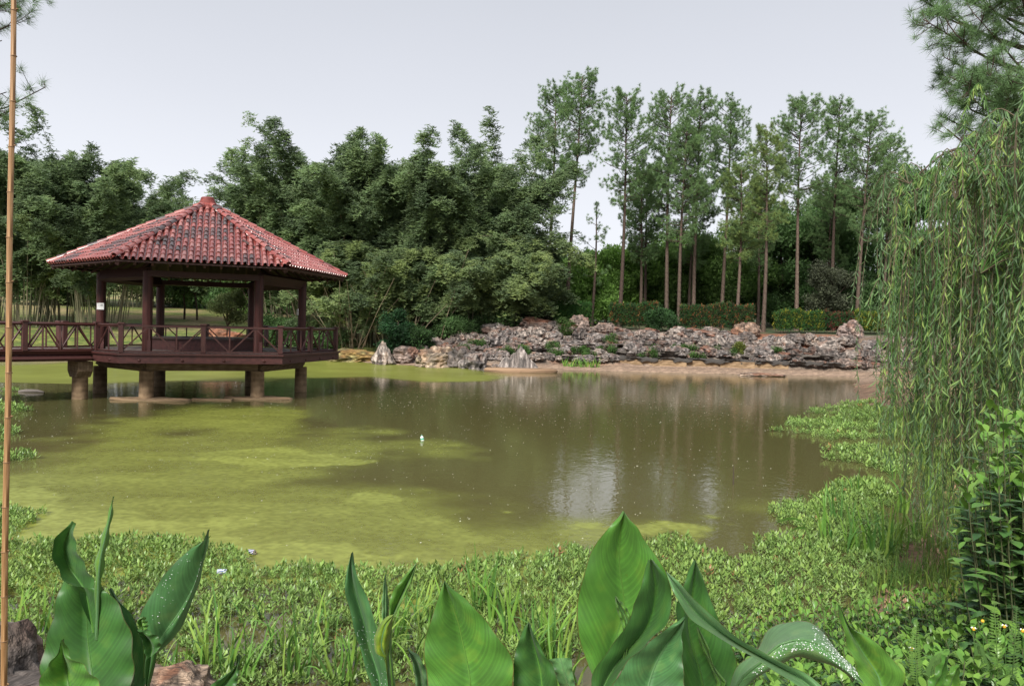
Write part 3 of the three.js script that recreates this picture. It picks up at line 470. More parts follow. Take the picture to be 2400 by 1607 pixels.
// ---------------------------------------------------------------- bamboo, pines, broadleaf trees, hedges
function sprig(n, L, W, spread, droop, seed) { // leaves hanging along a drooping twig, merged: one leafy spray
  const r = rng(seed), out = [], g0 = leafGeo(1, 1, .3, .3, 2, .4);
  for (let i = 0; i < n; i++) {
    const t = (i + .5) / n, a = (i % 2 ? .75 : -.75) + (r() - .5) * 1.3 + (r() < .2 ? 3.1 : 0), q = quatEuler(0, a, 0).multiply(quatEuler(lerp(1.45, 2.55, r()), 0, (r() - .5) * .7)), s = .75 + .5 * r();
    const g = g0.clone(); g.scale(W * s, L * s, L * s); g.applyQuaternion(q); g.translate((r() - .5) * spread * .4, spread * (.25 - droop * t * t) + (r() - .5) * spread * .2, spread * (t - .3) + (r() - .5) * spread * .25); out.push(g);
  }
  return mergeGeometries(out);
}
const white = leafMat(1, 1, 1, { clearcoat: 0, specularIntensity: .25, transmission: .45 });
const BAMS = [sprig(15, .36, .082, .85, .5, 1), sprig(15, .36, .078, 1.0, .75, 2)];
const CULM = [std(.12, .115, .06, .6), std(.16, .14, .085, .6), std(.09, .1, .045, .6)], CULMDRY = std(.27, .21, .14, .8);
function bamboo(label, px, d, o) {
  const r = rng(o.seed), x0 = at(px, 700, d).x, gy = heightAt(x0, d), g = thing('bamboo_clump', label, 'bamboo', [x0, gy, -d], o.group), list = [[], []];
  for (let i = 0; i < o.n; i++) {
    const phi = r() * 6.283, rb = Math.sqrt(r()) * (o.base ?? 1.9), skirt = r() < (o.skirt ?? .2), h = lerp(o.h0, o.h1, Math.pow(r(), .8)) * (skirt ? .8 : 1), th0 = .05 + .16 * r(), th1 = skirt ? lerp(1.6, 2.6, r()) : lerp(.9, 1.9, r()) * (o.arch ?? 1), out = phi + (r() - .5) * .8;
    const bx = Math.cos(phi) * rb, bz = Math.sin(phi) * rb, by = heightAt(x0 + bx, d - bz) - gy - .1, pts = [V3(bx, by, bz)], N = 15;
    for (let k = 1; k <= N; k++) { const t = k / N, th = th0 + th1 * Math.pow(t, skirt ? 1.9 : 3.6), p = pts[k - 1].clone(); const st = h / N; p.x += Math.cos(out) * Math.sin(th) * st; p.z += Math.sin(out) * Math.sin(th) * st; p.y += Math.cos(th) * st; pts.push(p); }
    part(g, 'culm', tube(pts, (t) => lerp(.055, .012, t), 5, false), CULM[Math.floor(r() * 3)]);
    const m = Math.round((o.dense ?? 190) * h / 16 * (skirt ? 1.1 : 1)), clump = 5 + Math.floor(h * .7);
    const nodes = []; for (let c = 0; c < clump; c++) { const t = lerp(skirt ? .25 : .34, 1, Math.pow((c + r()) / clump, .85)), k = Math.min(N - 1, Math.floor(t * N)), p = pts[k].clone().lerp(pts[k + 1], t * N - k), L = lerp(1.9, .5, t) * (.5 + .8 * r()), a = r() * 6.283; nodes.push([p, V3(Math.cos(a) * L, .25 * L, Math.sin(a) * L), t, r()]); }
    for (let j = 0; j < m; j++) {
      const [p, dir, t, tone] = nodes[Math.floor(r() * clump)], u = r(); if (t > .8 && r() < .35) continue; const q = p.clone().addScaledVector(dir, u); q.y -= u * u * (.5 + .8 * r()) + .15 * r(); const jit = .24 + .16 * t; q.x += (r() + r() - 1) * jit; q.y += (r() + r() - 1) * jit * .8; q.z += (r() + r() - 1) * jit;
      if (q.y < .2) continue;
      const k = r() < .5 ? 0 : 1, v = .6 + .7 * tone, yel = (skirt ? .4 : .14) * tone + .2 * r(), c = lin(lerp(.135, .27, yel) * v, lerp(.225, .3, yel) * v, lerp(.1, .07, yel) * v);
      list[k].push({ m: mat4(q, quatEuler((r() - .5) * .6, Math.atan2(dir.x, dir.z) + (r() - .5) * 2.2, (r() - .5) * .5), .75 + .6 * r()), c });
    }
  }
  for (let i = 0; i < (o.dry ?? 0); i++) { // dead canes leaning out at the front
    const a = lerp(.3, 2.6, r()), L = 5 + 6 * r(), th = .35 + .55 * r(), p0 = V3((r() - .5) * 3, 0, (r()) * 1.5), p1 = p0.clone().add(V3(Math.cos(a) * Math.sin(th) * L, Math.cos(th) * L, Math.sin(a) * Math.sin(th) * L)), md = p0.clone().lerp(p1, .5).add(V3(0, .35, 0));
    part(g, 'dead_cane', tube([p0, p0.clone().lerp(md, .5).add(V3(0, .1, 0)), md, p1], (t) => lerp(.045, .02, t), 5), CULMDRY, 'dry pale brown cane');
  }
  list.forEach((l, k) => copies(g, 'foliage', BAMS[k], white, l));
  return g;
}
const GL = 'bamboo clumps left of the pavilion roof', GM = 'bamboo clumps behind the right half of the pavilion';
[[-40, 78, 14, 21], [60, 75, 13, 20], [150, 79, 14, 21], [235, 76, 12, 19.5], [318, 112, 13, 20], [400, 116, 11, 18]].forEach(([px, d, h0, h1], i) => bamboo(['tall bamboo clump at the far left, behind the bamboo pole', 'tall dense bamboo clump over the footbridge', 'tall bamboo clump with a single plume above the footbridge end', 'dense bamboo clump over the left eave of the pavilion', 'lower bamboo clump behind the left slope of the roof', 'thin bamboo clump in the gap left of the roof peak'][i], px, d, { n: [34, 38, 36, 36, 30, 22][i], h0, h1, seed: 100 + i, skirt: .16, group: GL, dense: 210, base: 2.4 }));
[[600, 108, 10, 16.5], [680, 79, 12, 19.5], [750, 77, 15, 22.5], [850, 76, 15, 22], [960, 76, 15, 22], [1050, 77, 15, 20.5], [1125, 76, 14, 19], [1190, 77, 8, 14], [830, 72.5, 7, 11], [930, 73, 8, 12], [1010, 73, 11, 15], [1100, 73.5, 11, 15], [1165, 74, 9, 13], [1205, 74.5, 6, 9]].forEach(([px, d, h0, h1], i) => bamboo(['thin bamboo clump just right of the roof peak', 'bamboo clump over the right slope of the roof', 'tall bamboo clump above the right corner of the roof', 'bamboo clump with dead canes behind the right corner of the deck', 'dense arching bamboo clump above the cone shaped rock', 'dense arching bamboo clump above the round island', 'arching bamboo clump at the end of the grove, before the pines', 'low drooping bamboo clump at the edge of the pines', 'drooping front bamboo clump above the deck corner', 'drooping front bamboo clump behind the tall glossy shrub', 'yellow green drooping bamboo clump above the big cream boulder', 'yellow green drooping bamboo clump behind the round island', 'yellow green drooping bamboo clump above the rust red boulder', 'small drooping bamboo clump reaching the clipped hedge'][i], px, d, { n: [20, 32, 40, 44, 46, 44, 40, 26, 4, 8, 18, 20, 18, 13][i], h0, h1, seed: 200 + i, skirt: [.1, .15, .2, .25, .3, .3, .35, .6, .7, .75, .8, .8, .85, .8][i], group: GM, dense: 215, base: 2.5, arch: [.7, .7, .8, 1, 1, 1, .8, .6, 1, 1, 1, 1, .8, .7][i], dry: [0, 0, 6, 8, 4, 0, 0, 0, 14, 6, 2, 0, 0, 0][i] }));
for (const [px, d, h, s, lab] of [[190, 76, 23.5, 301, 'single tall bamboo plume rising above the left grove'], [755, 77, 24, 302, 'single bamboo plume rising above the right slope of the roof'], [1120, 77, 23.5, 303, 'tall leaning bamboo plume rising beside the pines'], [1190, 79, 22, 304, 'pale feathery bamboo plume next to the tallest pine']]) bamboo(lab, px, d, { n: s === 304 ? 6 : 2, h0: h - 2, h1: h, seed: s, skirt: 0, arch: .55, dense: 150, base: .7, group: 'bamboo plumes above the groves' });

// pines
function tuftGeo(n, L, W, seed, cone) { const r = rng(seed), pos = [], idx = []; for (let i = 0; i < n; i++) { const a = r() * 6.283, e = Math.acos(1 - r() * cone), d = V3(Math.sin(e) * Math.cos(a), Math.cos(e), Math.sin(e) * Math.sin(a)), s = V3().crossVectors(d, V3(r() - .5, r() - .5, r() - .5)).normalize().multiplyScalar(W / 2), b = i * 3, l = L * (.7 + .4 * r()), o = d.clone().multiplyScalar(.02); o.y -= r() * L * .5; pos.push(o.x - s.x, o.y - s.y, o.z - s.z, o.x + s.x, o.y + s.y, o.z + s.z, o.x + d.x * l, o.y + d.y * l - .12 * l * Math.sin(e), o.z + d.z * l); idx.push(b, b + 1, b + 2); } return tris(pos, idx); }
const TUFT = tuftGeo(34, .27, .024, 5, 1.3), TUFTN = tuftGeo(80, .25, .008, 6, 1.05);
const barkMap = noisePix(256, (u, v) => { const n = .55 * tileFbm(u, v * .5, 16, 4, 90) + .45 * tileFbm(u, v, 8, 4, 93), g = .5 + .9 * (n - .5); return [g + .2, g + .12, g + .08]; }); barkMap.colorSpace = THREE.SRGBColorSpace;
const BARK = [std(.185, .165, .14, .95, { map: barkMap, bumpMap: TEX.bump, bumpScale: .05 }), std(.245, .22, .19, .95, { map: barkMap, bumpMap: TEX.bump, bumpScale: .05 }), std(.12, .1, .085, .95, { map: barkMap })];
const NEEDLE = leafMat(1, 1, 1, { clearcoat: 0, transmission: .2 });
function pine(label, px, d, o) {
  const r = rng(o.seed), base = at(px, 700, d), x0 = base.x, gy = heightAt(x0, d), h = o.h, g = thing('pine_tree', label, 'pine tree', [x0, gy, -d], o.group), lean = o.lean ?? .015, la = r() * .8 - .4, N = 12, pts = [];
  for (let k = 0; k <= N; k++) { const t = k / N; pts.push(V3(lean * h * t + .12 * Math.sin(t * 4 + o.seed), h * t - .2, .1 * Math.sin(t * 3 + o.seed * 2))); }
  const R = o.r ?? .2, onT = (t) => { const k = Math.min(N - 1, Math.floor(t * N)); return pts[k].clone().lerp(pts[k + 1], t * N - k); };
  part(g, 'trunk', tube(pts, (t) => R * (1.12 * (t < .04 ? 1.2 : 1) - .92 * t), 8), BARK[o.bark ?? Math.floor(r() * 3)]);
  const br = [], list = [], c0 = o.crown ?? .5, nb = o.branches ?? 46;
  for (let i = 0; i < nb; i++) {
    const t = lerp(c0, .985, Math.pow((i + r() * .8) / nb, .9)), tt = (t - c0) / (1 - c0), prof = Math.pow(Math.sin(Math.PI * clamp(.16 + .8 * tt)), .75), L = (o.w ?? 2.6) * prof * (.55 + .6 * r()) + .3, a = o.toward !== undefined && r() < .5 ? o.toward + (r() - .5) * 1.6 : r() * 6.283, up = lerp(.05, .95, tt) + .25 * (r() - .5), p = onT(t), dir = V3(Math.cos(a), 0, Math.sin(a)), P = [p];
    for (let k = 1; k <= 4; k++) { const u = k / 4; P.push(p.clone().addScaledVector(dir, L * u).add(V3((r() - .5) * .15 * u, L * (up * u * .6 + .28 * u * u) - .1 * u, (r() - .5) * .15 * u))); }
    br.push(tube(P, (q) => lerp(.045, .012, q) * (R / .2), 4, false));
    const nt = Math.round((o.tufts ?? 15) * (.4 + prof) * (.6 + .7 * r()));
    for (let j = 0; j < nt; j++) {
      const u = .3 + .7 * Math.sqrt(r()), k = Math.min(3, Math.floor(u * 4)), q = P[k].clone().lerp(P[k + 1], u * 4 - k), sp = .5 * L * (1.1 - u * .7), off = V3((r() - .5) * sp * 1.3, (r() - .25) * .75, (r() - .5) * sp * 1.3), e = q.clone().add(off);
      if (o.near && off.length() > .15) br.push(tube([q, q.clone().lerp(e, .55).add(V3(0, -.03, 0)), e], (z) => lerp(.011, .006, z), 4, false));
      const v = .7 + .6 * r(), yel = (o.yellow ?? .12) * (.3 + r()), c = lin(lerp(.125, .23, yel) * v, lerp(.225, .27, yel) * v, lerp(.09, .055, yel) * v);
      list.push({ m: mat4(e, quatTo(dir.clone().multiplyScalar(.7).add(V3((r() - .5) * .8, .75 + .3 * r(), (r() - .5) * .8)), r() * 6), (o.tuft ?? 1) * (.8 + .5 * r())), c });
    }
  }
  const bm = part(g, 'branches', mergeGeometries(br), BARK[2]); bm.userData.kind = 'stuff';
  copies(g, 'needles', o.near ? TUFTN : TUFT, NEEDLE, list);
  return g;
}
const GP = 'pines in the row behind the hedges';
// [px of the base, distance, px y of the top, crown start, half width, lean, what sets it apart]
[[1330, 82, 172, .56, 2.8, .035, 'tallest pine, right beside the bamboo grove'], [1285, 86, 200, .55, 2.6, .01, 'slim pine half hidden by the bamboo grove'], [1390, 84, 480, .35, 1.5, .01, 'thin sparse pine sapling between the tallest pine and the bright gap', 12], [1453, 80, 215, .52, 2.6, .012, 'straight tall pine standing right of the open sky gap'], [1500, 88, 400, .4, 2.2, 0, 'short pine behind the croton hedge, left one of the pair'], [1510, 92, 390, .42, 2.4, .01, 'short pine behind the croton hedge, right one of the pair'],
  [1562, 82, 215, .5, 3.0, .0, 'broad headed pine above the broad cream boulder'], [1592, 80, 300, .42, 2.8, .012, 'pine with reddish bark above the rust streaked slab'], [1628, 84, 222, .5, 2.6, .0, 'tall pine in the middle of the pine row'], [1618, 92, 420, .4, 2.4, 0, 'shorter dark pine behind the middle of the row'], [1695, 86, 240, .5, 2.7, .01, 'tall pine with a pointed crown'], [1730, 80, 390, .42, 2.2, .0, 'slender pale barked pine with a low crown'], [1790, 76, 300, .45, 2.0, .0, 'pale barked pine with a thin yellowish crown standing at the end of the croton hedge'], [1776, 90, 430, .4, 2.2, 0, 'dark pine trunk close behind the pale barked pine'],
  [1866, 79, 230, .52, 3.0, .004, 'thick trunked pine with a round open crown'], [1950, 84, 235, .48, 2.8, .01, 'tall pine with an uneven two topped crown'], [1942, 92, 420, .4, 2.6, .0, 'lower pine crowding the two topped pine'], [2010, 80, 268, .42, 3.2, .035, 'leaning pine at the edge of the willow'], [2075, 84, 330, .4, 2.8, 0, 'pine partly behind the willow strands']].forEach(([px, d, ty, crown, w, lean, lab, nbr], i) => {
  const ht = at(px, ty, d).y - heightAt(at(px, 700, d).x, d); pine(lab, px, d, { h: ht, crown, w, lean, seed: 400 + i * 7, group: GP, branches: nbr ? 18 : Math.round(62 + w * 10), r: lerp(.13, .22, clamp(ht / 27)), yellow: [11, 12].includes(i) ? .5 : .16, tufts: nbr ? 8 : 16 });
});
pine('near pine with long needles behind the willow at the right edge', 2455, 17.5, { h: 12.5, crown: .25, w: 2.8, lean: 0, seed: 811, near: true, branches: 84, tufts: 17, tuft: 1.0, toward: Math.PI, r: .2, yellow: .08 });
pine('near pine whose branch tips reach in at the left edge', -330, 20, { h: 13, crown: .45, w: 3.9, lean: 0, seed: 823, near: true, branches: 46, tufts: 14, tuft: 1.05, toward: 0, r: .2 });

// broadleaf trees behind
const CLUMP = (() => { const r = rng(9), g0 = leafGeo(.3, .15, .25, .3, 2, .5), out = []; for (let i = 0; i < 14; i++) { const g = g0.clone(), s = .8 + .5 * r(); g.scale(s, s, s); g.applyQuaternion(quatEuler(.6 + r() * 1.3, r() * 6.283, (r() - .5))); g.translate((r() - .5) * .9, (r() - .5) * .7, (r() - .5) * .9); out.push(g); } return mergeGeometries(out); })();
function broadleaf(label, px, d, o) {
  const r = rng(o.seed), x0 = at(px, 700, d).x, gy = heightAt(x0, d), h = o.h, g = thing(o.name ?? 'broadleaf_tree', label, 'tree', [x0, gy, -d], o.group), W = o.w, trunkTop = V3((r() - .5) * .6, h * (o.clear ?? .3), 0);
  part(g, 'trunk', tube([V3(0, -.2, 0), trunkTop.clone().multiplyScalar(.5).add(V3(.1, 0, 0)), trunkTop, trunkTop.clone().add(V3((r() - .5), h * .3, (r() - .5)))], (t) => lerp(.3, .1, t) * (h / 14), 7), BARK[2]);
  const lobes = [], limbs = []; for (let i = 0; i < (o.lobes ?? 16); i++) { const a = r() * 6.283, e = r(), rad = W * (.25 + .6 * Math.sqrt(r())) * Math.sin(Math.PI * (.2 + .7 * e)), c = V3(Math.cos(a) * rad, h * lerp(o.low ?? .28, .88, e), Math.sin(a) * rad), s = W * (.24 + .2 * r()); lobes.push([c, s, r()]); limbs.push(tube([trunkTop, trunkTop.clone().lerp(c, .5).add(V3(0, .3, 0)), c], (t) => lerp(.11, .03, t), 4, false)); }
  part(g, 'limbs', mergeGeometries(limbs), BARK[2]).userData.kind = 'stuff';
  const list = []; for (let i = 0; i < (o.n ?? 1500); i++) { const [c, s, tone] = lobes[Math.floor(r() * lobes.length)], a = r() * 6.283, y = r() * 2 - 1, k = Math.sqrt(1 - y * y), q = V3(Math.cos(a) * k, y * .75, Math.sin(a) * k).multiplyScalar(s * (.55 + .5 * r())).add(c); if (q.y < .1) q.y = .1 + r() * .4; const v = .65 + .4 * tone + .3 * r(); list.push({ m: mat4(q, quatEuler((r() - .5) * .8, r() * 6.283, (r() - .5) * .8), (o.leaf ?? 1) * (.8 + .6 * r())), c: lin(o.c[0] * v, o.c[1] * v, o.c[2] * v) }); }
  copies(g, 'crown', CLUMP, white, list); return g;
}
const BG = 'broadleaf trees behind the pines', bright = [.18, .32, .065], mid = [.15, .26, .065], dk = [.1, .19, .06];
[[1345, 88, 610, 4.4, bright, 'bright green tree beside the bamboo grove, behind the clipped hedge'], [1420, 100, 578, 5.2, bright, 'bright green rounded tree below the open sky gap'], [1480, 98, 585, 5, bright, 'bright green tree between the sky gap and the pines'], [1560, 100, 560, 5.5, mid, 'mid green tree behind the broad headed pine'], [1650, 98, 540, 5.5, mid, 'mid green tree behind the middle pines'], [1740, 100, 520, 6, mid, 'dark green tree behind the slender pine'], [1830, 98, 500, 6, dk, 'dark green tree behind the thick trunked pine'], [1920, 97, 450, 6.5, dk, 'tall dark tree behind the two topped pine'], [2020, 96, 400, 7, dk, 'tall dark tree behind the leaning pine'], [2120, 95, 380, 7, dk, 'tall dark tree mostly behind the willow'], [2230, 92, 400, 7, dk, 'dark tree behind the willow curtain'], [2340, 90, 420, 7, mid, 'tree at the far right behind the willow'], [1600, 120, 540, 8, mid, 'far dark tree deep behind the pine row'], [1780, 120, 480, 8, dk, 'far dark tree deep behind the croton hedge'], [1960, 116, 430, 9, dk, 'far dark tree deep behind the yellow hedge'], [1290, 104, 600, 6, dk, 'dark tree behind the end of the bamboo grove'], [1180, 98, 560, 7, dk, 'dark tree behind the arching bamboo'],
  [480, 118, 520, 8, dk, 'dark tree on the rise behind the roof peak'], [600, 112, 520, 8, dk, 'dark tree on the rise behind the right slope of the roof'], [350, 116, 540, 8, dk, 'dark tree on the rise behind the left slope of the roof'], [200, 112, 480, 9, dk, 'dark tree behind the left bamboo grove'], [40, 110, 470, 9, dk, 'dark tree behind the far left bamboo'], [780, 104, 520, 8, dk, 'dark tree behind the dead bamboo canes'], [940, 102, 500, 8, dk, 'dark tree behind the middle of the bamboo grove'], [1070, 102, 500, 8, dk, 'dark tree behind the dense arching bamboo']].forEach(([px, d, ty, w, c, lab], i) => broadleaf(lab, px, d, { h: at(px, ty, d).y - heightAt(at(px, 700, d).x, d), w, c, seed: 600 + i, n: 2300, leaf: 1.25, group: i < 17 ? BG : 'dark trees behind the bamboo groves', low: .1 }));
for (let i = 0; i < 9; i++) broadleaf('low dark bush on the slope behind the willow strands', 2060 + i * 48, 84 + (i % 3) * 3, { name: 'shrub', h: 5 + (i % 4), w: 3.2, c: dk, seed: 740 + i, n: 700, low: .1, clear: .2, group: 'bushes behind the willow strands' });
// small trees seen through the pavilion
broadleaf('small spreading tree with two dark trunks on the lawn behind the pavilion', 432, 92, { h: 6.5, w: 3.6, c: [.08, .13, .04], seed: 660, n: 420, clear: .45, low: .5, lobes: 9 });
broadleaf('leaning small tree beside the two trunked tree on the lawn', 462, 91, { h: 6, w: 3, c: [.07, .12, .035], seed: 661, n: 320, clear: .5, low: .55, lobes: 7 });
broadleaf('feathery yellow green shrub growing behind the orange boulder', 540, 73, { name: 'shrub', h: 5, w: 1.9, c: [.1, .13, .045], seed: 662, n: 420, leaf: .6, clear: .3, low: .35, lobes: 9 });
broadleaf('leafy small tree seen between the right columns of the pavilion', 590, 80, { h: 8, w: 3.2, c: mid, seed: 663, n: 800, low: .3 });
broadleaf('low dark shrub seen beyond the right column of the pavilion', 650, 74, { name: 'shrub', h: 2.4, w: 2.6, c: dk, seed: 664, n: 600, leaf: .7, low: .15 });
broadleaf('low dark shrub at the foot of the dead bamboo canes', 745, 71, { name: 'shrub', h: 2.2, w: 2.6, c: dk, seed: 665, n: 600, leaf: .7, low: .15 });
broadleaf('tall glossy dark green shrub in front of the bamboo, beside the cone shaped rock', 925, 67, { name: 'shrub', h: 4.6, w: 1.5, c: [.028, .088, .03], seed: 666, n: 900, leaf: .7, low: .08, clear: .2 });
broadleaf('round dark green shrub next to the tall glossy shrub', 975, 67.5, { name: 'shrub', h: 2.6, w: 1.6, c: [.05, .11, .03], seed: 667, n: 600, leaf: .6, low: .1 });
broadleaf('bushy green shrub between two croton hedges above the rocks', 1555, 73, { name: 'shrub', h: 2.1, w: 1.7, c: [.05, .12, .035], seed: 668, n: 800, leaf: .6, low: .1, clear: .2 });
broadleaf('pale olive shrub in the shade of the pines', 1950, 82, { name: 'shrub', h: 8, w: 3.0, c: [.09, .105, .06], seed: 669, n: 900, leaf: .8, low: .25 });
broadleaf('fern like green shrub in front of the tall pale brown boulder', 1325, 70.5, { name: 'shrub', h: 1.7, w: .9, c: [.08, .15, .035], seed: 670, n: 350, leaf: .5, low: .1, clear: .2 });
broadleaf('dark shrub under the dense arching bamboo', 1070, 72, { name: 'shrub', h: 1.8, w: 2.6, c: dk, seed: 671, n: 600, leaf: .6, low: .1 });
broadleaf('dark shrub under the bamboo at the left end of the rock garden', 1165, 73.5, { name: 'shrub', h: 1.6, w: 2.8, c: dk, seed: 672, n: 600, leaf: .6, low: .1 });
// clipped hedges
const HLEAF = (() => { const r = rng(19), g0 = leafGeo(.17, .075, .25, .3, 2, .5), out = []; for (let i = 0; i < 9; i++) { const g = g0.clone(); g.applyQuaternion(quatEuler(.3 + r() * 1.2, r() * 6.283, (r() - .5))); g.translate((r() - .5) * .28, (r() - .5) * .24, (r() - .5) * .28); out.push(g); } return mergeGeometries(out); })();
function hedge(label, px0, px1, d, pyTop, colors, seed) {
  const r = rng(seed), a = at(px0, 740, d), b = at(px1, 740, d), gx = (a.x + b.x) / 2, gy = heightAt(gx, d), h = at((px0 + px1) / 2, pyTop, d).y - gy, W = b.x - a.x, g = thing('hedge', label, 'hedge', [gx, gy, -d], 'hedges above the rock garden'), list = [], st = [];
  for (let i = 0; i < W * 3; i++) { const x = (r() - .5) * W, z = (r() - .5) * .7; st.push(tube([V3(x, -.1, z), V3(x + (r() - .5) * .3, h * .5, z), V3(x + (r() - .5) * .5, h * .92, z + (r() - .5) * .3)], (t) => lerp(.02, .008, t), 4, false)); }
  part(g, 'stems', mergeGeometries(st), BARK[2]).userData.kind = 'stuff';
  const n = Math.round(W * h * 190); for (let i = 0; i < n; i++) { const x = (r() - .5) * W, e = r(), y = h * (.12 + .88 * Math.sqrt(e)), z = (r() < .55 ? .5 : r() - .5) * 1.0, wob = .92 + .55 * (fbm(x * .8 + seed, z * .8, 2.2, 3) - .5), c = colors[Math.floor(r() * colors.length)], v = .6 + .7 * r(); list.push({ m: mat4(V3(x, y * wob + .05 * (r() - .5), z + .1 * (r() - .5)), quatEuler((r() - .5), r() * 6.283, (r() - .5)), .8 + .6 * r()), c: lin(c[0] * v, c[1] * v, c[2] * v) }); }
  copies(g, 'foliage', HLEAF, white, list);
}
const cg = [.045, .13, .028], cy = [.32, .3, .035], co = [.33, .13, .05], cd = [.035, .085, .028], cred = [.2, .045, .035];
hedge('clipped bright green hedge above the rust red boulder', 1300, 1382, 74.5, 702, [cg, cg, cg, [.08, .17, .03]], 31);
hedge('bare brown twiggy hedge end joined to the clipped green hedge', 1235, 1298, 74.6, 708, [[.09, .07, .045], [.07, .055, .035], [.06, .075, .03]], 32);
hedge('orange flecked croton hedge left of the bushy green shrub', 1430, 1540, 74.5, 708, [cd, cd, cg, cd, cg, co, cd, [.07, .1, .03], [.1, .12, .03], cg], 33);
hedge('orange flecked croton hedge right of the bushy green shrub', 1595, 1762, 74, 712, [cd, cd, [.04, .09, .03], co, cg, cd, [.1, .06, .03], [.12, .12, .03], cg, cd], 34);
hedge('yellow green clipped hedge above the upper right wall', 1818, 1925, 74, 728, [cg, cg, cg, cy, [.12, .2, .03], cd], 35);
hedge('dark clipped hedge behind the pale boulder', 1926, 2000, 74.2, 732, [cd, cd, cg, cred], 36);
hedge('yellow leaved hedge behind the willow strands', 2001, 2140, 74, 732, [cy, cg, cg, [.18, .26, .04]], 37);
// ---------------------------------------------------------------- floating plants, grasses, willow, shrubs, litter
const WEED = (() => { // a sprig of water weed: paired leaves up a short stem
  const mk = (seed) => { const r = rng(seed), out = [], g0 = leafGeo(.06, .023, .25, .3, 2, .42); for (let i = 0; i < 9; i++) { const g = g0.clone(), s = .7 + .6 * r(), lv = Math.floor(i / 2); g.scale(s, s, s); g.applyQuaternion(quatEuler(0, i * 3.14 + lv * 1.3 + r() * .6, 0).multiply(quatEuler(1.0 + .55 * r() - lv * .1, 0, (r() - .5) * .5))); g.translate((r() - .5) * .03, .004 + lv * .015, (r() - .5) * .03); out.push(g); } return mergeGeometries(out); };
  return [mk(1), mk(2), mk(3)];
})();
const weedMat = leafMat(1, 1, 1, { clearcoat: .5, clearcoatRoughness: .3, transmission: .25 });
{
  const zones = [
    { p: [[-260, 1150], [30, 1172], [70, 1200], [80, 1235], [60, 1262], [230, 1262], [420, 1270], [560, 1306], [700, 1322], [850, 1326], [1000, 1334], [1150, 1326], [1290, 1288], [1450, 1276], [1560, 1262], [1660, 1292], [1740, 1300], [1800, 1245], [1830, 1188], [1905, 1160], [2050, 1130], [2120, 1200], [2150, 1290], [2140, 1380], [2080, 1430], [1900, 1450], [1700, 1500], [1200, 1640], [-200, 1640], [-300, 1400]], n: 190 },
    { p: [[1795, 1010], [1880, 975], [1900, 960], [1990, 945], [2080, 940], [2140, 960], [2150, 1030], [2060, 1030], [1990, 1035], [1930, 1030], [1880, 1020]], n: 75, streak: true },
    { p: [[1880, 1062], [1960, 1048], [2060, 1050], [2140, 1060], [2150, 1120], [2080, 1112], [2020, 1085], [1950, 1080]], n: 85, streak: true },
    { p: [[-100, 948], [40, 950], [85, 962], [30, 972], [-100, 975]], n: 45 }, { p: [[-100, 1005], [50, 1012], [70, 1022], [20, 1035], [-100, 1040]], n: 60 }, { p: [[-100, 1050], [60, 1060], [90, 1075], [30, 1090], [-100, 1100]], n: 70 }, { p: [[-60, 912], [45, 914], [20, 920], [-60, 922]], n: 30 }];
  const r = rng(71), lists = [[], [], []];
  for (const z of zones) {
    const P = pondPoly(z.p), xs = P.map((q) => q[0]), ds = P.map((q) => q[1]), x0 = Math.min(...xs), x1 = Math.max(...xs), d0 = Math.max(4.5, Math.min(...ds)), d1 = Math.max(...ds), N = (x1 - x0) * (d1 - d0) * z.n * 1.0;
    for (let i = 0; i < N; i++) {
      const x = lerp(x0, x1, r()), d = lerp(d0, d1, r()), edge = sdPoly(P, x, d) + (fbm(x * 1.7, d * 1.2, 9.9, 3) - .5) * 1.1; if (edge > 0 || (z.streak && fbm(x * .55, d * 1.9, 6.6, 3) < .5)) continue;
      const cover = fbm(x * .9, d * .9, 3.3, 3), open = smooth(.46, .6, fbm(x * .8 + 30, d * .8, 1.7, 3)) * smooth(9.5, 7, d); if (r() > smooth(0, -.25, edge) * lerp(1, .3, open)) continue;
      const s = shoreAt(x, d), y = s > 0 ? heightAt(x, d, s) : .0; if (s > .5) continue;
      const k = Math.floor(r() * 3), v = .7 + .6 * r(), yel = .25 * cover + .35 * r(), dead = r() < .008, lift = smooth(.1, -.5, edge) * .07 * (cover * 1.5) * r();
      lists[k].push({ m: mat4(V3(x, y + lift, -d), quatEuler((r() - .5) * .5, r() * 6.283, (r() - .5) * .5), (.6 + .95 * r() * r() + .25 * cover) * (d > 14 ? 1.5 : 1)), c: dead ? lin(.3, .16, .06) : lin(lerp(.15, .27, yel) * v, lerp(.275, .345, yel) * v, lerp(.065, .06, yel) * v) });
    }
  }
  const g = new THREE.Group(); g.name = 'water_weed'; tag(g, 'mat of small leaved green water weed floating along the near bank', 'water weed', undefined, 'stuff'); scene.add(g);
  lists.forEach((l, k) => copies(g, 'weed_leaves', WEED[k], weedMat, l));
}
{ // pale specks, seeds and bubbles drifting on the water
  const r = rng(72), list = [], g0 = new THREE.SphereGeometry(1, 7, 4), P = pondPoly([[20, 960], [700, 930], [1200, 905], [1800, 930], [1850, 1120], [1750, 1230], [1400, 1290], [700, 1290], [100, 1180]]);
  for (let i = 0; i < 4200; i++) { const x = lerp(-20, 13, r()), d = lerp(9.5, 36, r()); if (sdPoly(P, x, d) > 0 || r() > smooth(.32, .58, fbm(x * .3, d * .3, 8.4, 3))) continue; const s = .0045 + .009 * r() * r(); list.push({ m: mat4(V3(x, .006, -d), quatEuler(0, r() * 6, 0), V3(s * (1 + r()), s * .5, s)), c: lin(.55, .54, .45).multiplyScalar(.6 + .5 * r()) }); }
  const im = copies(scene, 'floating_specks', g0, std(1, 1, 1, .5), list); tag(im, 'pale specks and bubbles scattered over the pond water', 'specks', undefined, 'stuff');
}
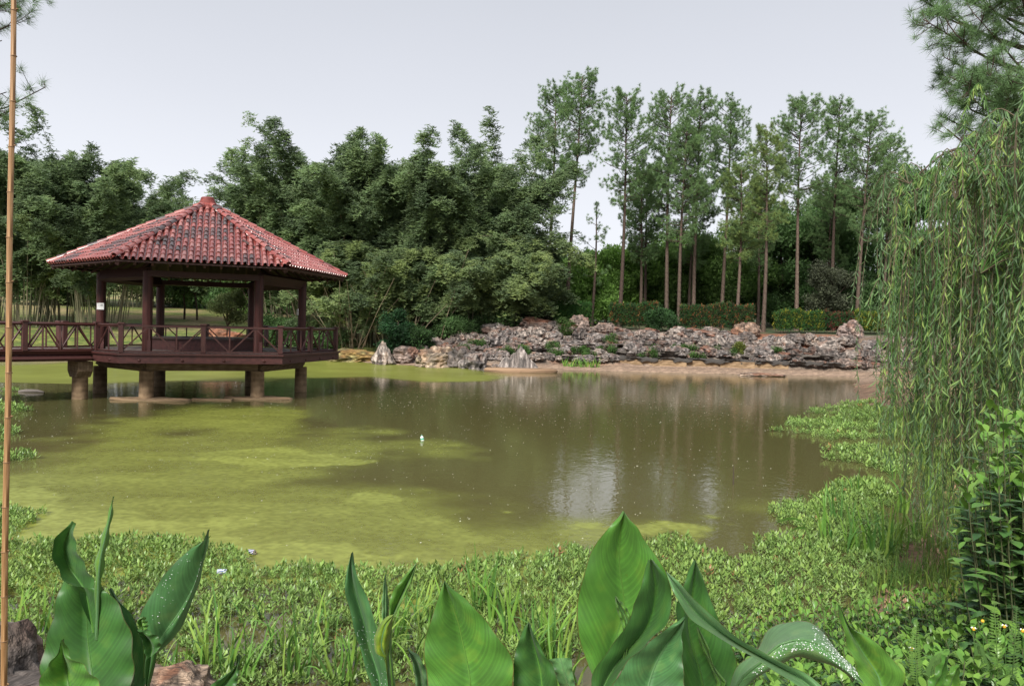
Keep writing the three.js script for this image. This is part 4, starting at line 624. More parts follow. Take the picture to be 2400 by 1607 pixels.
// grass: a tuft of arching blades
const bladeMats = [leafMat(.17, .32, .04), leafMat(.12, .27, .035), leafMat(.24, .37, .06), leafMat(.08, .2, .035)];
function blade(L, W, bend, twist) { const n = 7, pos = [], idx = []; let x = 0, y = 0, a = 0; for (let i = 0; i <= n; i++) { const t = i / n, w = W / 2 * Math.pow(1 - t, .55) * (t < .12 ? .6 + t * 3.3 : 1), c = Math.cos(twist * t), s = Math.sin(twist * t); pos.push(-w * c, y, x - w * s, 0, y, x + w * .28, w * c, y, x + w * s); if (i) { const p = (i - 1) * 3, q = i * 3; idx.push(p, p + 1, q, p + 1, q + 1, q, p + 1, p + 2, q + 1, p + 2, q + 2, q + 1); } a = bend * Math.pow(t, 1.5); x += Math.sin(a) * L / n; y += Math.cos(a) * L / n; } return tris(pos, idx); }
const BLADES = [blade(1, .032, .5, .3), blade(1, .028, 1.2, -.4), blade(1, .03, 2.0, .5), blade(1, .026, 2.7, .2), blade(1, .03, .2, -.3)];
function grassClump(label, p, n, h, group, lean = .35, seed = 1, wide = 1) {
  const r = rng(seed), g = thing('grass_clump', label, 'grass', p.toArray(), group);
  for (let i = 0; i < n; i++) { const m = part(g, 'blade', BLADES[Math.floor(r() * 5)], bladeMats[Math.floor(r() * 4)]), L = h * (.55 + .6 * r()); m.scale.set(wide * (.8 + .5 * r()), L, L); m.position.set((r() - .5) * .22, -.04, (r() - .5) * .16); m.rotation.set((r() - .5) * lean, r() * 6.283, (r() - .5) * lean, 'YXZ'); }
  return g;
}
{
  const r = rng(73), G1 = 'grass clumps along the near water edge', L1 = 'bright green grass clump growing at the near water edge among the water weed';
  for (const [px, py, n, h] of [[55, 1500, 9, .62], [130, 1470, 6, .5], [505, 1560, 9, .7], [545, 1600, 8, .6], [640, 1520, 6, .5], [690, 1590, 9, .65], [745, 1500, 6, .55], [800, 1600, 10, .62], [880, 1570, 12, .7], [930, 1500, 10, .6], [985, 1460, 8, .5], [1040, 1480, 8, .55], [1130, 1430, 13, .68], [1170, 1460, 12, .6], [1210, 1500, 10, .6], [1250, 1560, 12, .6], [1300, 1540, 12, .62], [1000, 1580, 10, .55], [450, 1600, 7, .5], [590, 1450, 4, .45], [1330, 1600, 10, .6], [350, 1620, 8, .55]]) { const p = onY(px, py, .02); p.y = Math.max(0, groundAt(p.x, p.z)); grassClump(L1, p, Math.round(n * 1.7), h * 1.08, G1, .6, Math.floor(px * 7 + py), 1); }
  const G2 = 'grass clumps on the right water edge', L2 = 'tall yellow green grass clump at the right water edge below the willow';
  for (const [px, py, n, h] of [[1930, 1270, 10, .9], [1990, 1290, 14, .95], [2030, 1300, 16, 1.0], [2080, 1310, 16, .9], [2110, 1290, 14, .85], [2060, 1240, 10, .9], [2150, 1260, 12, .8], [1960, 1220, 8, .8], [2010, 1160, 6, .7], [2120, 1200, 9, .8], [2180, 1180, 9, .8], [2100, 1120, 7, .8], [2090, 1020, 12, .9], [2120, 990, 14, .9], [2060, 975, 10, .8], [2160, 1060, 10, .9]]) { const p = onY(px, py, .02); p.y = Math.max(0, groundAt(p.x, p.z)); grassClump(L2, p, n, h, G2, .5, Math.floor(px * 5 + py), 1.2); }
  for (const [px, py, n, h, lab, gr] of [[1845, 1395, 14, .42, 'thin upright grass clump between the water weed and the right shrubs'], [1560, 1420, 10, .35, 'low grass clump behind the tallest canna leaves'], [1400, 1380, 8, .4, 'small grass clump left of the tallest canna leaf']]) { const p = onY(px, py, .1); p.y = Math.max(0, groundAt(p.x, p.z)); grassClump(lab, p, n, h, undefined, .5, px, .8); }
  // one reed leaning out over the water
  const reed = thing('reed', 'single bent reed leaning out over the water at the right', 'reed', onY(1905, 1290, .02).toArray()); const rp = (px, py, d) => at(px, py, d).sub(reed.position), dr = -reed.position.z;
  part(reed, 'stem', tube([rp(1905, 1292, dr), rp(1895, 1250, dr - .1), rp(1880, 1222, dr - .15)], [.008, .006, .004], 5), bladeMats[1]);
  for (const [a, b, c] of [[[1880, 1222], [1850, 1203], [1815, 1230]], [[1885, 1230], [1900, 1215], [1870, 1250]], [[1890, 1240], [1870, 1228], [1848, 1250]]]) { const A = rp(...a, dr - .15), Bq = rp(...b, dr - .2), C = rp(...c, dr - .25), cv = new THREE.QuadraticBezierCurve3(A, Bq, C).getPoints(8), pos = [], idx = []; cv.forEach((p, i) => { const w = .016 * Math.sin(Math.PI * (.1 + .9 * i / 8)) + .001; pos.push(p.x, p.y - w, p.z, p.x, p.y + w, p.z + w); if (i) { const k = i * 2; idx.push(k - 2, k - 1, k, k - 1, k + 1, k); } }); part(reed, 'blade', tris(pos, idx), bladeMats[1]); }
  // far shore plants
  const far = onY(1362, 866, 0); for (let i = 0; i < 7; i++) grassClump('bright green reeds growing on the beach beside the round island', V3(far.x + (i - 3) * .42, .05, far.z + .2 * (i % 2)), 16, 1.05, 'reeds on the beach', .8, 900 + i, 3);
  const fp = onY(1738, 864, .2); broadleaf('small yellow flowering bush on the beach', 1738, -fp.z + .3, { name: 'shrub', h: 1.0, w: .75, c: [.16, .19, .035], seed: 680, n: 160, leaf: .4, low: .1, clear: .2, lobes: 7 });
  for (let i = 0; i < 26; i++) { const x = -6 + 31 * r(), s = 3.8 + 4 * r(), d = dAtShore(x, s); broadleaf('tuft of green weeds growing on the tiers of the rock garden', 1200 + x / d * FOCAL, d, { name: 'weed_tuft', h: .55 + .3 * r(), w: .8, c: [.07, .15, .03], seed: 700 + i, n: 70, leaf: .4, low: .1, clear: .3, lobes: 6, group: 'weeds on the rock garden' }); }
}
// willow
{
  const wx = 6.9, wd = 9.2, g = thing('willow_tree', 'weeping willow with long trailing strands of narrow leaves on the right bank', 'willow tree', [wx, groundAt(wx, -wd), -wd]), B = g.position, r = rng(74), L = (p) => p.clone().sub(B);
  const lm = [leafMat(.18, .29, .075), leafMat(.13, .225, .08), leafMat(.26, .36, .085), leafMat(.1, .175, .075)], leaf = leafGeo(1, .1, .35, .4, 4, .4), instL = leafMat(1, 1, 1);
  part(g, 'trunk', tube([V3(0, -.3, 0), V3(.1, 1, .1), V3(0, 2.2, 0), V3(-.1, 3.4, .1)], [.3, .24, .2, .16], 9), BARK[2]);
  const limbDefs = [[[2240, 350, 8.6], [2130, 430, 8.2]], [[2200, 430, 8.2], [2080, 470, 7.8]], [[2330, 330, 7.6], [2260, 400, 7.0]], [[2300, 560, 7.6], [2150, 600, 7.4]], [[2360, 420, 7.0], [2240, 470, 6.4]], [[2420, 280, 6.8], [2390, 340, 6.2]], [[2400, 600, 6.6], [2300, 640, 6.0]]];
  const trunkTop = V3(-.1, 3.4, .1), limbs = limbDefs.map(([a, b]) => { const A = L(at(...a)), C = L(at(...b)); const cv = new THREE.CatmullRomCurve3([trunkTop.clone().add(V3(0, -.6, 0)), trunkTop.clone().lerp(A, .45).add(V3(0, .35, 0)), A, C]); const pts = cv.getPoints(18); part(g, 'limb', tube(pts, (t) => .06 * Math.pow(1 - t, 1.6) + .006, 6), BARK[2]); return pts; });
  const bottom = (px) => ramp([[1960, 905], [2010, 960], [2060, 1040], [2100, 1110], [2160, 1200], [2230, 1285], [2300, 1270], [2400, 1120], [2520, 1100]], px), topY = (px) => ramp([[1960, 770], [1990, 640], [2025, 520], [2060, 460], [2130, 470], [2200, 440], [2260, 400], [2330, 380], [2400, 330], [2520, 250]], px) - (r() < .07 ? 230 * r() : 0);
  const list = [], strandM = std(.11, .085, .05, .8);
  const fine = [];
  for (let i = 0; i < 400; i++) {
    const u = i < 290 ? Math.pow(r(), .5) : lerp(.2, 1, Math.pow(r(), .7)), px = lerp(1972, 2470, u), d = lerp(9.4, 5.6, clamp(.15 + .75 * u + .5 * (r() - .5))), ty = topY(px) + Math.pow(r(), 1.4) * 420, by = bottom(px) - Math.pow(r(), 1.5) * 420; if (by - ty < 90) continue;
    const A = L(at(px, ty, d)), E = L(at(px - 12 + 26 * (r() - .5), by, d + .25 * (r() - .5))); let best = null, bd = 1e9; for (const l of limbs) for (let k = 5; k < l.length; k++) { const q = l[k].distanceTo(A) + Math.max(0, A.y - l[k].y) * .7; if (q < bd) { bd = q; best = l[k]; } }
    const mid = best.clone().lerp(A, .6); mid.y = Math.max(best.y, A.y) + .12 + .1 * r();
    const cv = new THREE.CatmullRomCurve3([best, mid, A.clone(), A.clone().lerp(E, .3).add(V3(.05 * (r() - .5), 0, .05 * (r() - .5))), A.clone().lerp(E, .65).add(V3(.2 * (r() - .5), 0, .2 * (r() - .5))), E.clone().add(V3(.12 * (r() - .5), 0, .12 * (r() - .5)))]), len = cv.getLength(), pts = cv.getPoints(Math.max(10, Math.round(len * 6)));
    const sg = tube(pts, (t) => lerp(.0055, .0015, t), 4, false), brown = r() < .5; if (i < 290) part(g, 'strand', sg, brown ? strandM : bladeMats[3]); else fine.push(sg);
    const n = Math.round(len * (i < 290 ? 36 : 26)), tone = r();
    for (let k = Math.floor(n * .12); k < n; k++) { const t = (k + r() * .7) / n, p = cv.getPoint(Math.min(1, t)), a = k * 2.4 + r() * 1.2, out = .25 + .95 * r() * r() + (t > .95 ? -.2 : 0), dir = V3(Math.cos(a) * out, -1, Math.sin(a) * out), s = (.055 + .085 * r()); list.push({ m: mat4(p, quatTo(dir, r() * 6.283), V3(s * 1.05, s, s)), k: tone < .4 ? (r() < .65 ? 3 : 1) : r() < .45 ? 0 : r() < .4 ? 2 : 1 }); }
  }
  part(g, 'fine_strands', mergeGeometries(fine), strandM).userData.kind = 'stuff';
  scatter(g, list, leaf, lm, instL, 300, 'leaf', 'leaves');
}
// glossy leaved shrubs
const shrubLeaf = leafGeo(1, .5, .22, .22, 5, .58), shrubPal = [[.075, .19, .03], [.05, .14, .028], [.14, .27, .035], [.1, .23, .03], [.03, .09, .025]].map((c) => leafMat(...c, { clearcoat: .6, clearcoatRoughness: .3, transmission: .22 })), shrubInst = leafMat(1, 1, 1, { clearcoat: .6, clearcoatRoughness: .3, transmission: .22 });
function shrub(label, base, stems, o) { // stems: list of [x, y, z] tips relative to the base
  const r = rng(o.seed), g = thing('leafy_shrub', label, 'shrub', base.toArray(), o.group), st = [], list = [];
  for (const tip of stems) {
    const root = V3(tip.x * .45, -.1, tip.z * .45), md = root.clone().lerp(tip, .55).add(V3(tip.x * .12, .02, tip.z * .12)), cv = new THREE.QuadraticBezierCurve3(root, md, tip), pts = cv.getPoints(6); st.push(tube(pts, (t) => lerp(.0055, .0022, t), 4, false));
    const n = o.leaves + Math.floor(r() * 4); let a0 = r() * 6;
    for (let i = 0; i < n; i++) { const t = 1 - .8 * Math.pow(i / n, 1.05), p = cv.getPoint(t), a = a0 + i * 2.4, young = i < 3, e = young ? .35 + .35 * r() : .8 + .75 * r(), dir = V3(Math.cos(a) * Math.sin(e), Math.cos(e), Math.sin(a) * Math.sin(e)); const q = quatTo(dir), nrm = V3(0, 0, 1).applyQuaternion(q); const out = V3(0, 1, 0), ax = V3().crossVectors(nrm, out); const want = Math.atan2(V3(1, 0, 0).applyQuaternion(q).dot(YUP), nrm.dot(YUP)); q.multiply(new THREE.Quaternion().setFromAxisAngle(YUP, want)); list.push({ m: mat4(p, q, o.size * (young ? .7 : 1) * (.75 + .5 * r())), k: young ? (r() < .6 ? 2 : 3) : Math.floor(r() * 5) }); }
  }
  part(g, 'stems', mergeGeometries(st), std(.075, .085, .035, .8)).userData.kind = 'stuff';
  scatter(g, list, shrubLeaf, shrubPal, shrubInst, o.single, 'leaf', 'leaves'); return g;
}
{
  const GS = 'low glossy shrubs on the right bank'; const r = rng(75);
  // [px, py of the canopy middle, distance, half width m, canopy half height px is taken from the width]
  [[1790, 1455, 5.6, .5, .55, 'low glossy shrub beside the wet arching canna leaf'], [1900, 1420, 5.9, .6, .55, 'low glossy shrub at the water edge next to the leaf litter'], [2040, 1420, 5.4, .65, .6, 'low glossy shrub in the middle of the right bank'], [2180, 1390, 5.3, .65, .65, 'low glossy shrub in front of the bare leaf litter'], [2320, 1370, 4.9, .6, .8, 'low glossy shrub below the big bush'], [1960, 1530, 4.4, .5, .55, 'low glossy shrub behind the folded canna leaf'], [2130, 1510, 4.2, .55, .65, 'low glossy shrub with a white flower growing through it'], [2300, 1530, 3.9, .5, .7, 'low shaded shrub beside the fern'], [1740, 1560, 4.6, .4, .45, 'small shrub under the wet arching canna leaf'], [2420, 1480, 3.7, .45, .9, 'shrub at the right edge beside the fern'], [2050, 1590, 3.5, .42, .5, 'shaded shrub close behind the folded canna leaf tip'], [1860, 1600, 3.7, .42, .5, 'shaded shrub below the arch of the wet canna leaf'], [2230, 1600, 3.3, .42, .6, 'shaded shrub between the two ferns'], [1640, 1500, 5.5, .35, .4, 'small shrub seen right of the tallest canna leaves']].forEach(([px, py, d, w, h, lab], i) => {
    const tp = at(px, py, d), gy = groundAt(tp.x, -d); const base = V3(tp.x, gy, -d), H = Math.max(.3, tp.y - gy), stems = []; for (let k = 0; k < 165; k++) { const a = r() * 6.283, q = Math.sqrt(r()), dome = 1 - .45 * q * q; stems.push(V3(Math.cos(a) * q * w * 1.1, H * dome * (.8 + .3 * r()), Math.sin(a) * q * w * .95)); }
    shrub(lab, base, stems, { seed: 760 + i, leaves: 12, size: .08, single: 60, group: GS });
  });
  { // the big bush at the right edge
    const base = V3(at(2500, 1200, 4.3).x, groundAt(2.9, -4.4), -4.4), stems = []; const tgt = [];
    for (let k = 0; k < 330; k++) { const px = lerp(2235, 2640, Math.pow(r(), .8)), e = r(), py = lerp(930 + Math.max(0, 2330 - px) * 1.3, 1270, e), d = lerp(3.7, 4.9, r()); if (px < 2300 && py < 1090) continue; tgt.push(at(px, py, d).sub(base)); }
    shrub('big glossy bush with upright light green shoots at the right edge', base, tgt, { seed: 790, leaves: 20, size: .1, single: 280 });
  }
}
{ // fern, daisies, litter
  const fm = [leafMat(.1, .2, .035), leafMat(.07, .15, .03)], lf = leafGeo(.02, .0065, .1, .15, 2, .35), r = rng(76);
  const fern = (label, pts) => { const base = at(pts[0][0][0], pts[0][0][1], pts[0][0][2]); base.y = groundAt(base.x, base.z); const g = thing('fern', label, 'fern', base.toArray(), 'ferns on the right bank'); for (const f of pts) { const c = new THREE.CatmullRomCurve3([V3(0, 0, 0), ...f.map((p) => at(...p).sub(base))]), P = c.getPoints(40), ls = []; for (let i = 12; i <= 40; i++) { const t = (i - 12) / 28, s = Math.sin(Math.PI * (.22 + .76 * t)) * 1.5 + .15, tan = c.getTangent(i / 40); for (const sd of [-1, 1]) { const side = V3().crossVectors(tan, V3(0, 0, 1)).normalize().multiplyScalar(sd), q = quatTo(side.clone().addScaledVector(tan, .25)), gg = lf.clone(); gg.scale(s, s, s); gg.applyQuaternion(q); gg.translate(P[i].x, P[i].y, P[i].z); ls.push(gg); } } const fr = part(g, 'frond', mergeGeometries([...ls, tube(P, (t) => lerp(.004, .001, t), 4, false)]), fm[Math.floor(r() * 2)]); } };
  fern('fern with narrow upright fronds beside the white daisies', [[[2340, 1590, 3.3], [2335, 1480, 3.3], [2330, 1390, 3.35]], [[2320, 1600, 3.3], [2300, 1540, 3.3], [2290, 1500, 3.3]], [[2370, 1600, 3.25], [2380, 1500, 3.2], [2385, 1420, 3.25]]]);
  fern('pale young fern in front of the folded canna leaf', [[[2150, 1600, 3.2], [2146, 1520, 3.2], [2150, 1450, 3.25]], [[2180, 1610, 3.2], [2190, 1560, 3.2], [2205, 1530, 3.2]]]);
  fern('fern with small fronds by the low shrub near the wet leaf', [[[1905, 1500, 4.6], [1900, 1470, 4.6], [1880, 1440, 4.6]], [[1880, 1500, 4.6], [1860, 1480, 4.6], [1840, 1462, 4.6]]]);
  const pet = leafGeo(.016, .011, .1, .1, 2, .6), petM = std(.82, .82, .8, .6, { side: THREE.DoubleSide }), eyeM = std(.75, .42, .03, .7);
  [[2355, 1468, 3.35], [2283, 1474, 3.4], [2138, 1521, 3.3], [2398, 1478, 3.3], [2304, 1455, 3.5]].forEach(([px, py, d], i) => { const p = at(px, py, d), gy = groundAt(p.x, p.z), g = thing('daisy', ['white daisy with a yellow eye above the fern', 'white daisy with a yellow eye left of the fern', 'white daisy with a yellow eye low in front of the folded canna leaf', 'white daisy with a yellow eye at the right edge', 'small yellow daisy bud behind the white daisies'][i], 'flower', [p.x, gy, p.z], 'daisies on the right bank'); const h = p.y - gy; part(g, 'stem', tube([V3(0, -.02, 0), V3(.01, h * .5, .01), V3(0, h, 0)], [.002, .0018, .0015], 4), bladeMats[3]); const hd = part(g, 'eye', new THREE.SphereGeometry(.0075, 8, 6), eyeM); hd.position.y = h; if (i < 4) for (let k = 0; k < 6; k++) { const m = part(g, 'petal', pet, petM); m.position.y = h; m.quaternion.copy(quatEuler(.5, 0, 0).multiply(quatEuler(0, 0, 0))); m.rotation.set(1.2, k * 1.047, 0, 'YXZ'); } });
  const list = [], lt = leafGeo(.08, .035, .4, .5, 2, .5); for (let i = 0; i < 14000; i++) { const d = 6.5 + 16 * r(), x = lerp(2.5, 13, r()), s = shoreAt(x, d); if (s < .15 || s > 4.5 || r() > smooth(.35, .6, fbm(x, d, 4.1, 2))) continue; const v = .6 + .7 * r(), k = r(); list.push({ m: mat4(V3(x, heightAt(x, d, s) + .012, -d), quatEuler(1.3 + (r() - .5) * .5, r() * 6.283, (r() - .5)), .7 + .7 * r()), c: lin(lerp(.3, .45, k) * v, lerp(.16, .3, k) * v, lerp(.1, .2, k) * v) }); }
  const gl = []; for (let i = 0; i < 30000; i++) { const d = 6 + 24 * r(), x = lerp(2.5, 17, r()), s = shoreAt(x, d); if (s < .02 || s > 5.5 || r() > smooth(.36, .5, fbm(x * .8 + 4, d * .8, 2.1, 3)) + .12) continue; const v = .7 + .6 * r(), k = r(); gl.push({ m: mat4(V3(x, heightAt(x, d, s) - .01, -d), quatEuler((r() - .5) * .4, r() * 6.283, (r() - .5) * .4), V3(.5, .22 + .22 * r(), .3)), c: lin(lerp(.09, .2, k) * v, lerp(.2, .28, k) * v, .04 * v) }); }
  const gi = copies(scene, 'bank_grass', mergeGeometries([0, 1, 2, 4].map((k, i) => { const q = BLADES[k].clone(); q.rotateY(i * 1.7); q.translate(.05 * (i - 1.5), 0, .04 * (i % 2)); return q; })), leafMat(1, 1, 1), gl); tag(gi, 'short green grass covering the right bank', 'grass', undefined, 'stuff');
  const im = copies(scene, 'leaf_litter', lt, std(1, 1, 1, .9, { side: THREE.DoubleSide }), list); tag(im, 'dry brown leaf litter on the bare ground of the right bank', 'leaf litter', undefined, 'stuff');
}
{ // bamboo pole at the left edge
  const base = at(6, 1640, 4.2); base.y = groundAt(base.x, base.z); const topP = at(34, -190, 4.2), g = thing('bamboo_pole', 'tall upright yellow brown bamboo pole standing at the left edge of the bank', 'bamboo pole', base.toArray()), H = topP.clone().sub(base), n = 19, pm = noisePix(128, (u, v) => { const q = tileFbm(u, v * .25, 16, 3, 120), w = tileFbm(u, v, 4, 3, 125), a = .55 + .6 * (q - .5) + .5 * (w - .5); return [a + .2, a + .09, a - .06]; }); pm.colorSpace = THREE.SRGBColorSpace;
  const pmat = new THREE.MeshPhysicalMaterial({ color: lin(.6, .48, .36), map: pm, roughness: .5, clearcoat: .2, clearcoatRoughness: .4 }), nodeM = std(.2, .115, .055, .7);
  for (let i = 0; i < n; i++) { const a = H.clone().multiplyScalar(i / n), b = H.clone().multiplyScalar((i + 1) / n), r0 = lerp(.0165, .0125, i / n), P = [a, a.clone().lerp(b, .08), a.clone().lerp(b, .5), a.clone().lerp(b, .93), b]; P.forEach((p, k) => { p.x += .0025 * Math.sin((i + [0, .08, .5, .93, 1][k]) * .9); }); if (!i) P[0].y -= .15; part(g, 'segment', tube(P, [r0 * 1.06, r0, r0 * .985, r0, r0 * 1.06], 12, false), pmat); const nd = part(g, 'node', new THREE.TorusGeometry(r0 * 1.02, .0028, 6, 16), nodeM); nd.position.copy(b); nd.position.x += .0025 * Math.sin((i + 1) * .9); nd.rotation.x = Math.PI / 2; if (i % 3 === 1) { const s = part(nd, 'twig_stub', new THREE.CylinderGeometry(.003, .006, .022, 6), nodeM); s.position.set(r0 * 1.2, 0, -.008); s.rotation.z = -1.1; } }
}
{ // litter on the water
  const canMap = (a) => { const n = 64, d = new Uint8Array(n * n * 4); for (let j = 0; j < n; j++) for (let i = 0; i < n; i++) { const u = i / n, v = j / n, st = Math.sin((u * 7 + v * 2.2) * 6.283); let c = a ? (v < .22 || v > .86 ? [150, 30, 30] : st > .1 ? [225, 225, 230] : [35, 45, 105]) : (st > -.2 ? [226, 228, 232] : [90, 110, 170]); const o = (j * n + i) * 4; d[o] = c[0]; d[o + 1] = c[1]; d[o + 2] = c[2]; d[o + 3] = 255; } const t = new THREE.DataTexture(d, n, n, THREE.RGBAFormat); t.colorSpace = THREE.SRGBColorSpace; t.magFilter = THREE.LinearFilter; t.needsUpdate = true; return t; };
  const alu = std(.62, .62, .62, .3, { metalness: .9 }), can = (label, p, len, rad, map, turn, crush) => {
    const g = thing('drink_can', label, 'drink can', p.toArray()); const body = new THREE.LatheGeometry([[rad * .8, -len / 2], [rad * .98, -len / 2 + .008], [rad, -len / 2 + .016], [rad, len / 2 - .018], [rad * .84, len / 2 - .004], [rad * .8, len / 2]].map((q) => new THREE.Vector2(...q)), 20); if (crush) { const q = body.attributes.position; for (let i = 0; i < q.count; i++) q.setZ(i, q.getZ(i) * (.45 + .3 * Math.sin(q.getY(i) * 60))); body.computeVertexNormals(); }
    const b = part(g, 'body', body, new THREE.MeshStandardMaterial({ map, roughness: .35, metalness: .25 })); const lid = part(g, 'lid', new THREE.CircleGeometry(rad * .8, 18), alu); lid.rotation.x = -Math.PI / 2; lid.position.y = len / 2 - .003; if (crush) lid.scale.y = .6; const bt = part(g, 'bottom', new THREE.CircleGeometry(rad * .8, 18), alu); bt.rotation.x = Math.PI / 2; bt.position.y = -len / 2 + .002; if (crush) bt.scale.y = .6; const tab = part(lid, 'opening', new THREE.CircleGeometry(rad * .25, 10), std(.02, .02, .02, .6)); tab.position.set(0, rad * .35, .002); g.rotation.set(0, turn, -Math.PI / 2 + .12); };
  can('red, white and blue striped drink can floating at the edge of the water weed', onY(589, 1296, .02).add(V3(0, .015, 0)), .122, .033, canMap(true), -.55, false);
  can('crushed white and blue drink can lying among the water weed', onY(520, 1345, .02).add(V3(0, .03, 0)), .12, .031, canMap(false), -.15, true);
  const p = onY(990, 1032, 0), bo = thing('plastic_bottle', 'small white and green plastic bottle bobbing upright in the open water', 'bottle', p.toArray()); const bm = std(.75, .78, .76, .35), gm = std(.08, .4, .25, .4);
  part(bo, 'body', new THREE.LatheGeometry([[0, -.12], [.045, -.11], [.05, 0], [.05, .08], [.035, .12], [.018, .135]].map((q) => new THREE.Vector2(...q)), 16), bm); part(bo, 'label_band', new THREE.CylinderGeometry(.0515, .0515, .05, 16, 1, true), gm).position.y = .05; part(bo, 'cap', new THREE.CylinderGeometry(.02, .02, .025, 12), gm).position.y = .145; bo.rotation.z = .2; bo.scale.setScalar(.9);
  const sp = onY(1718, 1135, 0), stick = top('stick', tube([V3(0, -.3, 0), V3(.01, .1, 0), V3(0, .36, .01)], [.014, .012, .006], 6), std(.06, .045, .035, .9), 'dark stick poking up out of the open water', 'stick'); stick.position.copy(sp);
  const lg = onY(75, 918, .02), log = top('driftwood', tube([V3(-.55, 0, 0), V3(-.2, .03, .03), V3(.2, .03, 0), V3(.5, .0, .05)], [.05, .08, .07, .03], 8), std(.14, .12, .11, .8), 'short grey piece of driftwood floating under the footbridge', 'driftwood'); log.position.copy(lg);
}
// ---------------------------------------------------------------- canna plants in the foreground: each leaf from its two edges and its midrib
const veinMap = (() => { // colour: fine veins running out from the midrib to the edge, paler midrib, thin brown margin
  const nx = 512, ny = 1024, d = new Uint8Array(nx * ny * 4), b = new Uint8Array(nx * ny * 4);
  for (let j = 0; j < ny; j++) for (let i = 0; i < nx; i++) {
    const u = i / (nx - 1), v = j / (ny - 1), s = Math.abs(u - .5) * 2, q = v - .34 * Math.pow(s, 1.35), vein = Math.pow(Math.sin(q * 190 + 9 * vnoise(q * 9, 5)) * .5 + .5, 3) * vnoise(q * 23, u > .5 ? 2 : 8), fine = Math.sin(q * 620 + 2 * vnoise(q * 40, u * 3)) * .5 + .5, blot = fbm(u * 4, v * 7, 2.5, 4), streak = vnoise(q * 46, u > .5 ? 3 : 9), rib = smooth(.026, .006, s), edge = smooth(.975, .998, s + .012 * (vnoise(v * 60, u) - .5));
    let f = .8 + .1 * vein + .02 * fine + .42 * (blot - .5) + .1 * (streak - .5); let c = [f * .92, f, f * .82]; c[0] += .12 * smooth(.55, .75, blot); c = [lerp(c[0], 1.25, rib * .6), lerp(c[1], 1.12, rib * .6), lerp(c[2], 1.1, rib * .6)]; c = [lerp(c[0], .95, edge * .75), lerp(c[1], .5, edge * .75), lerp(c[2], .45, edge * .75)];
    const brown = smooth(.62, .7, fbm(u * 3 + 9, v * 5, 4.4, 4)) * smooth(.8, .97, s); c = c.map((x, k) => lerp(x, [.75, .5, .28][k], brown * .8)); const spot = smooth(.74, .82, fbm(u * 30, v * 44, 6.5, 2)); c = c.map((x, k) => lerp(x, [.9, .75, .5][k], spot * .35));
    const o = (j * nx + i) * 4; for (let k = 0; k < 3; k++) d[o + k] = clamp(c[k] / 1.3) * 255; d[o + 3] = 255; const hgt = .5 + .2 * (vein - .5) + .05 * (fine - .5) - .35 * rib; b[o] = b[o + 1] = b[o + 2] = clamp(hgt) * 255; b[o + 3] = 255;
  }
  const mk = (a, s) => { const t = new THREE.DataTexture(a, nx, ny, THREE.RGBAFormat); t.magFilter = THREE.LinearFilter; t.minFilter = THREE.LinearMipmapLinearFilter; t.generateMipmaps = true; if (s) t.colorSpace = THREE.SRGBColorSpace; t.needsUpdate = true; return t; };
  return { c: mk(d, true), b: mk(b, false) };
})();
const cannaMat = (r, g, b, o = {}) => new THREE.MeshPhysicalMaterial({ color: lin(r * 1.7, g * 1.7, b * 1.7), map: veinMap.c, bumpMap: veinMap.b, bumpScale: .0012, roughness: .9, transmission: .3, thickness: 0, side: THREE.DoubleSide, clearcoat: .45, clearcoatRoughness: .36, specularIntensity: .5, ...o });
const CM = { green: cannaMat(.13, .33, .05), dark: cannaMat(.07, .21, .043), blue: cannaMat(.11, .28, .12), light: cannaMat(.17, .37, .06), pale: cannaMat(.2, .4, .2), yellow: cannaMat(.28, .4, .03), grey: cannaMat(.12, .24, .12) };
const dropGeo = new THREE.SphereGeometry(1, 8, 5, 0, 6.283, 0, 1.7), dropMat = new THREE.MeshPhysicalMaterial({ color: lin(.85, .9, .86), roughness: .04, ior: 1.33, transmission: .45, thickness: .004, clearcoat: 1, clearcoatRoughness: .05 });
function crop(x0, y0, k) { return ([x, y]) => [x0 + x * k, y0 + y * k]; }
const resample = (P, n) => { const c = new THREE.CatmullRomCurve3(P, false, 'centripetal'); return c.getSpacedPoints(n); };
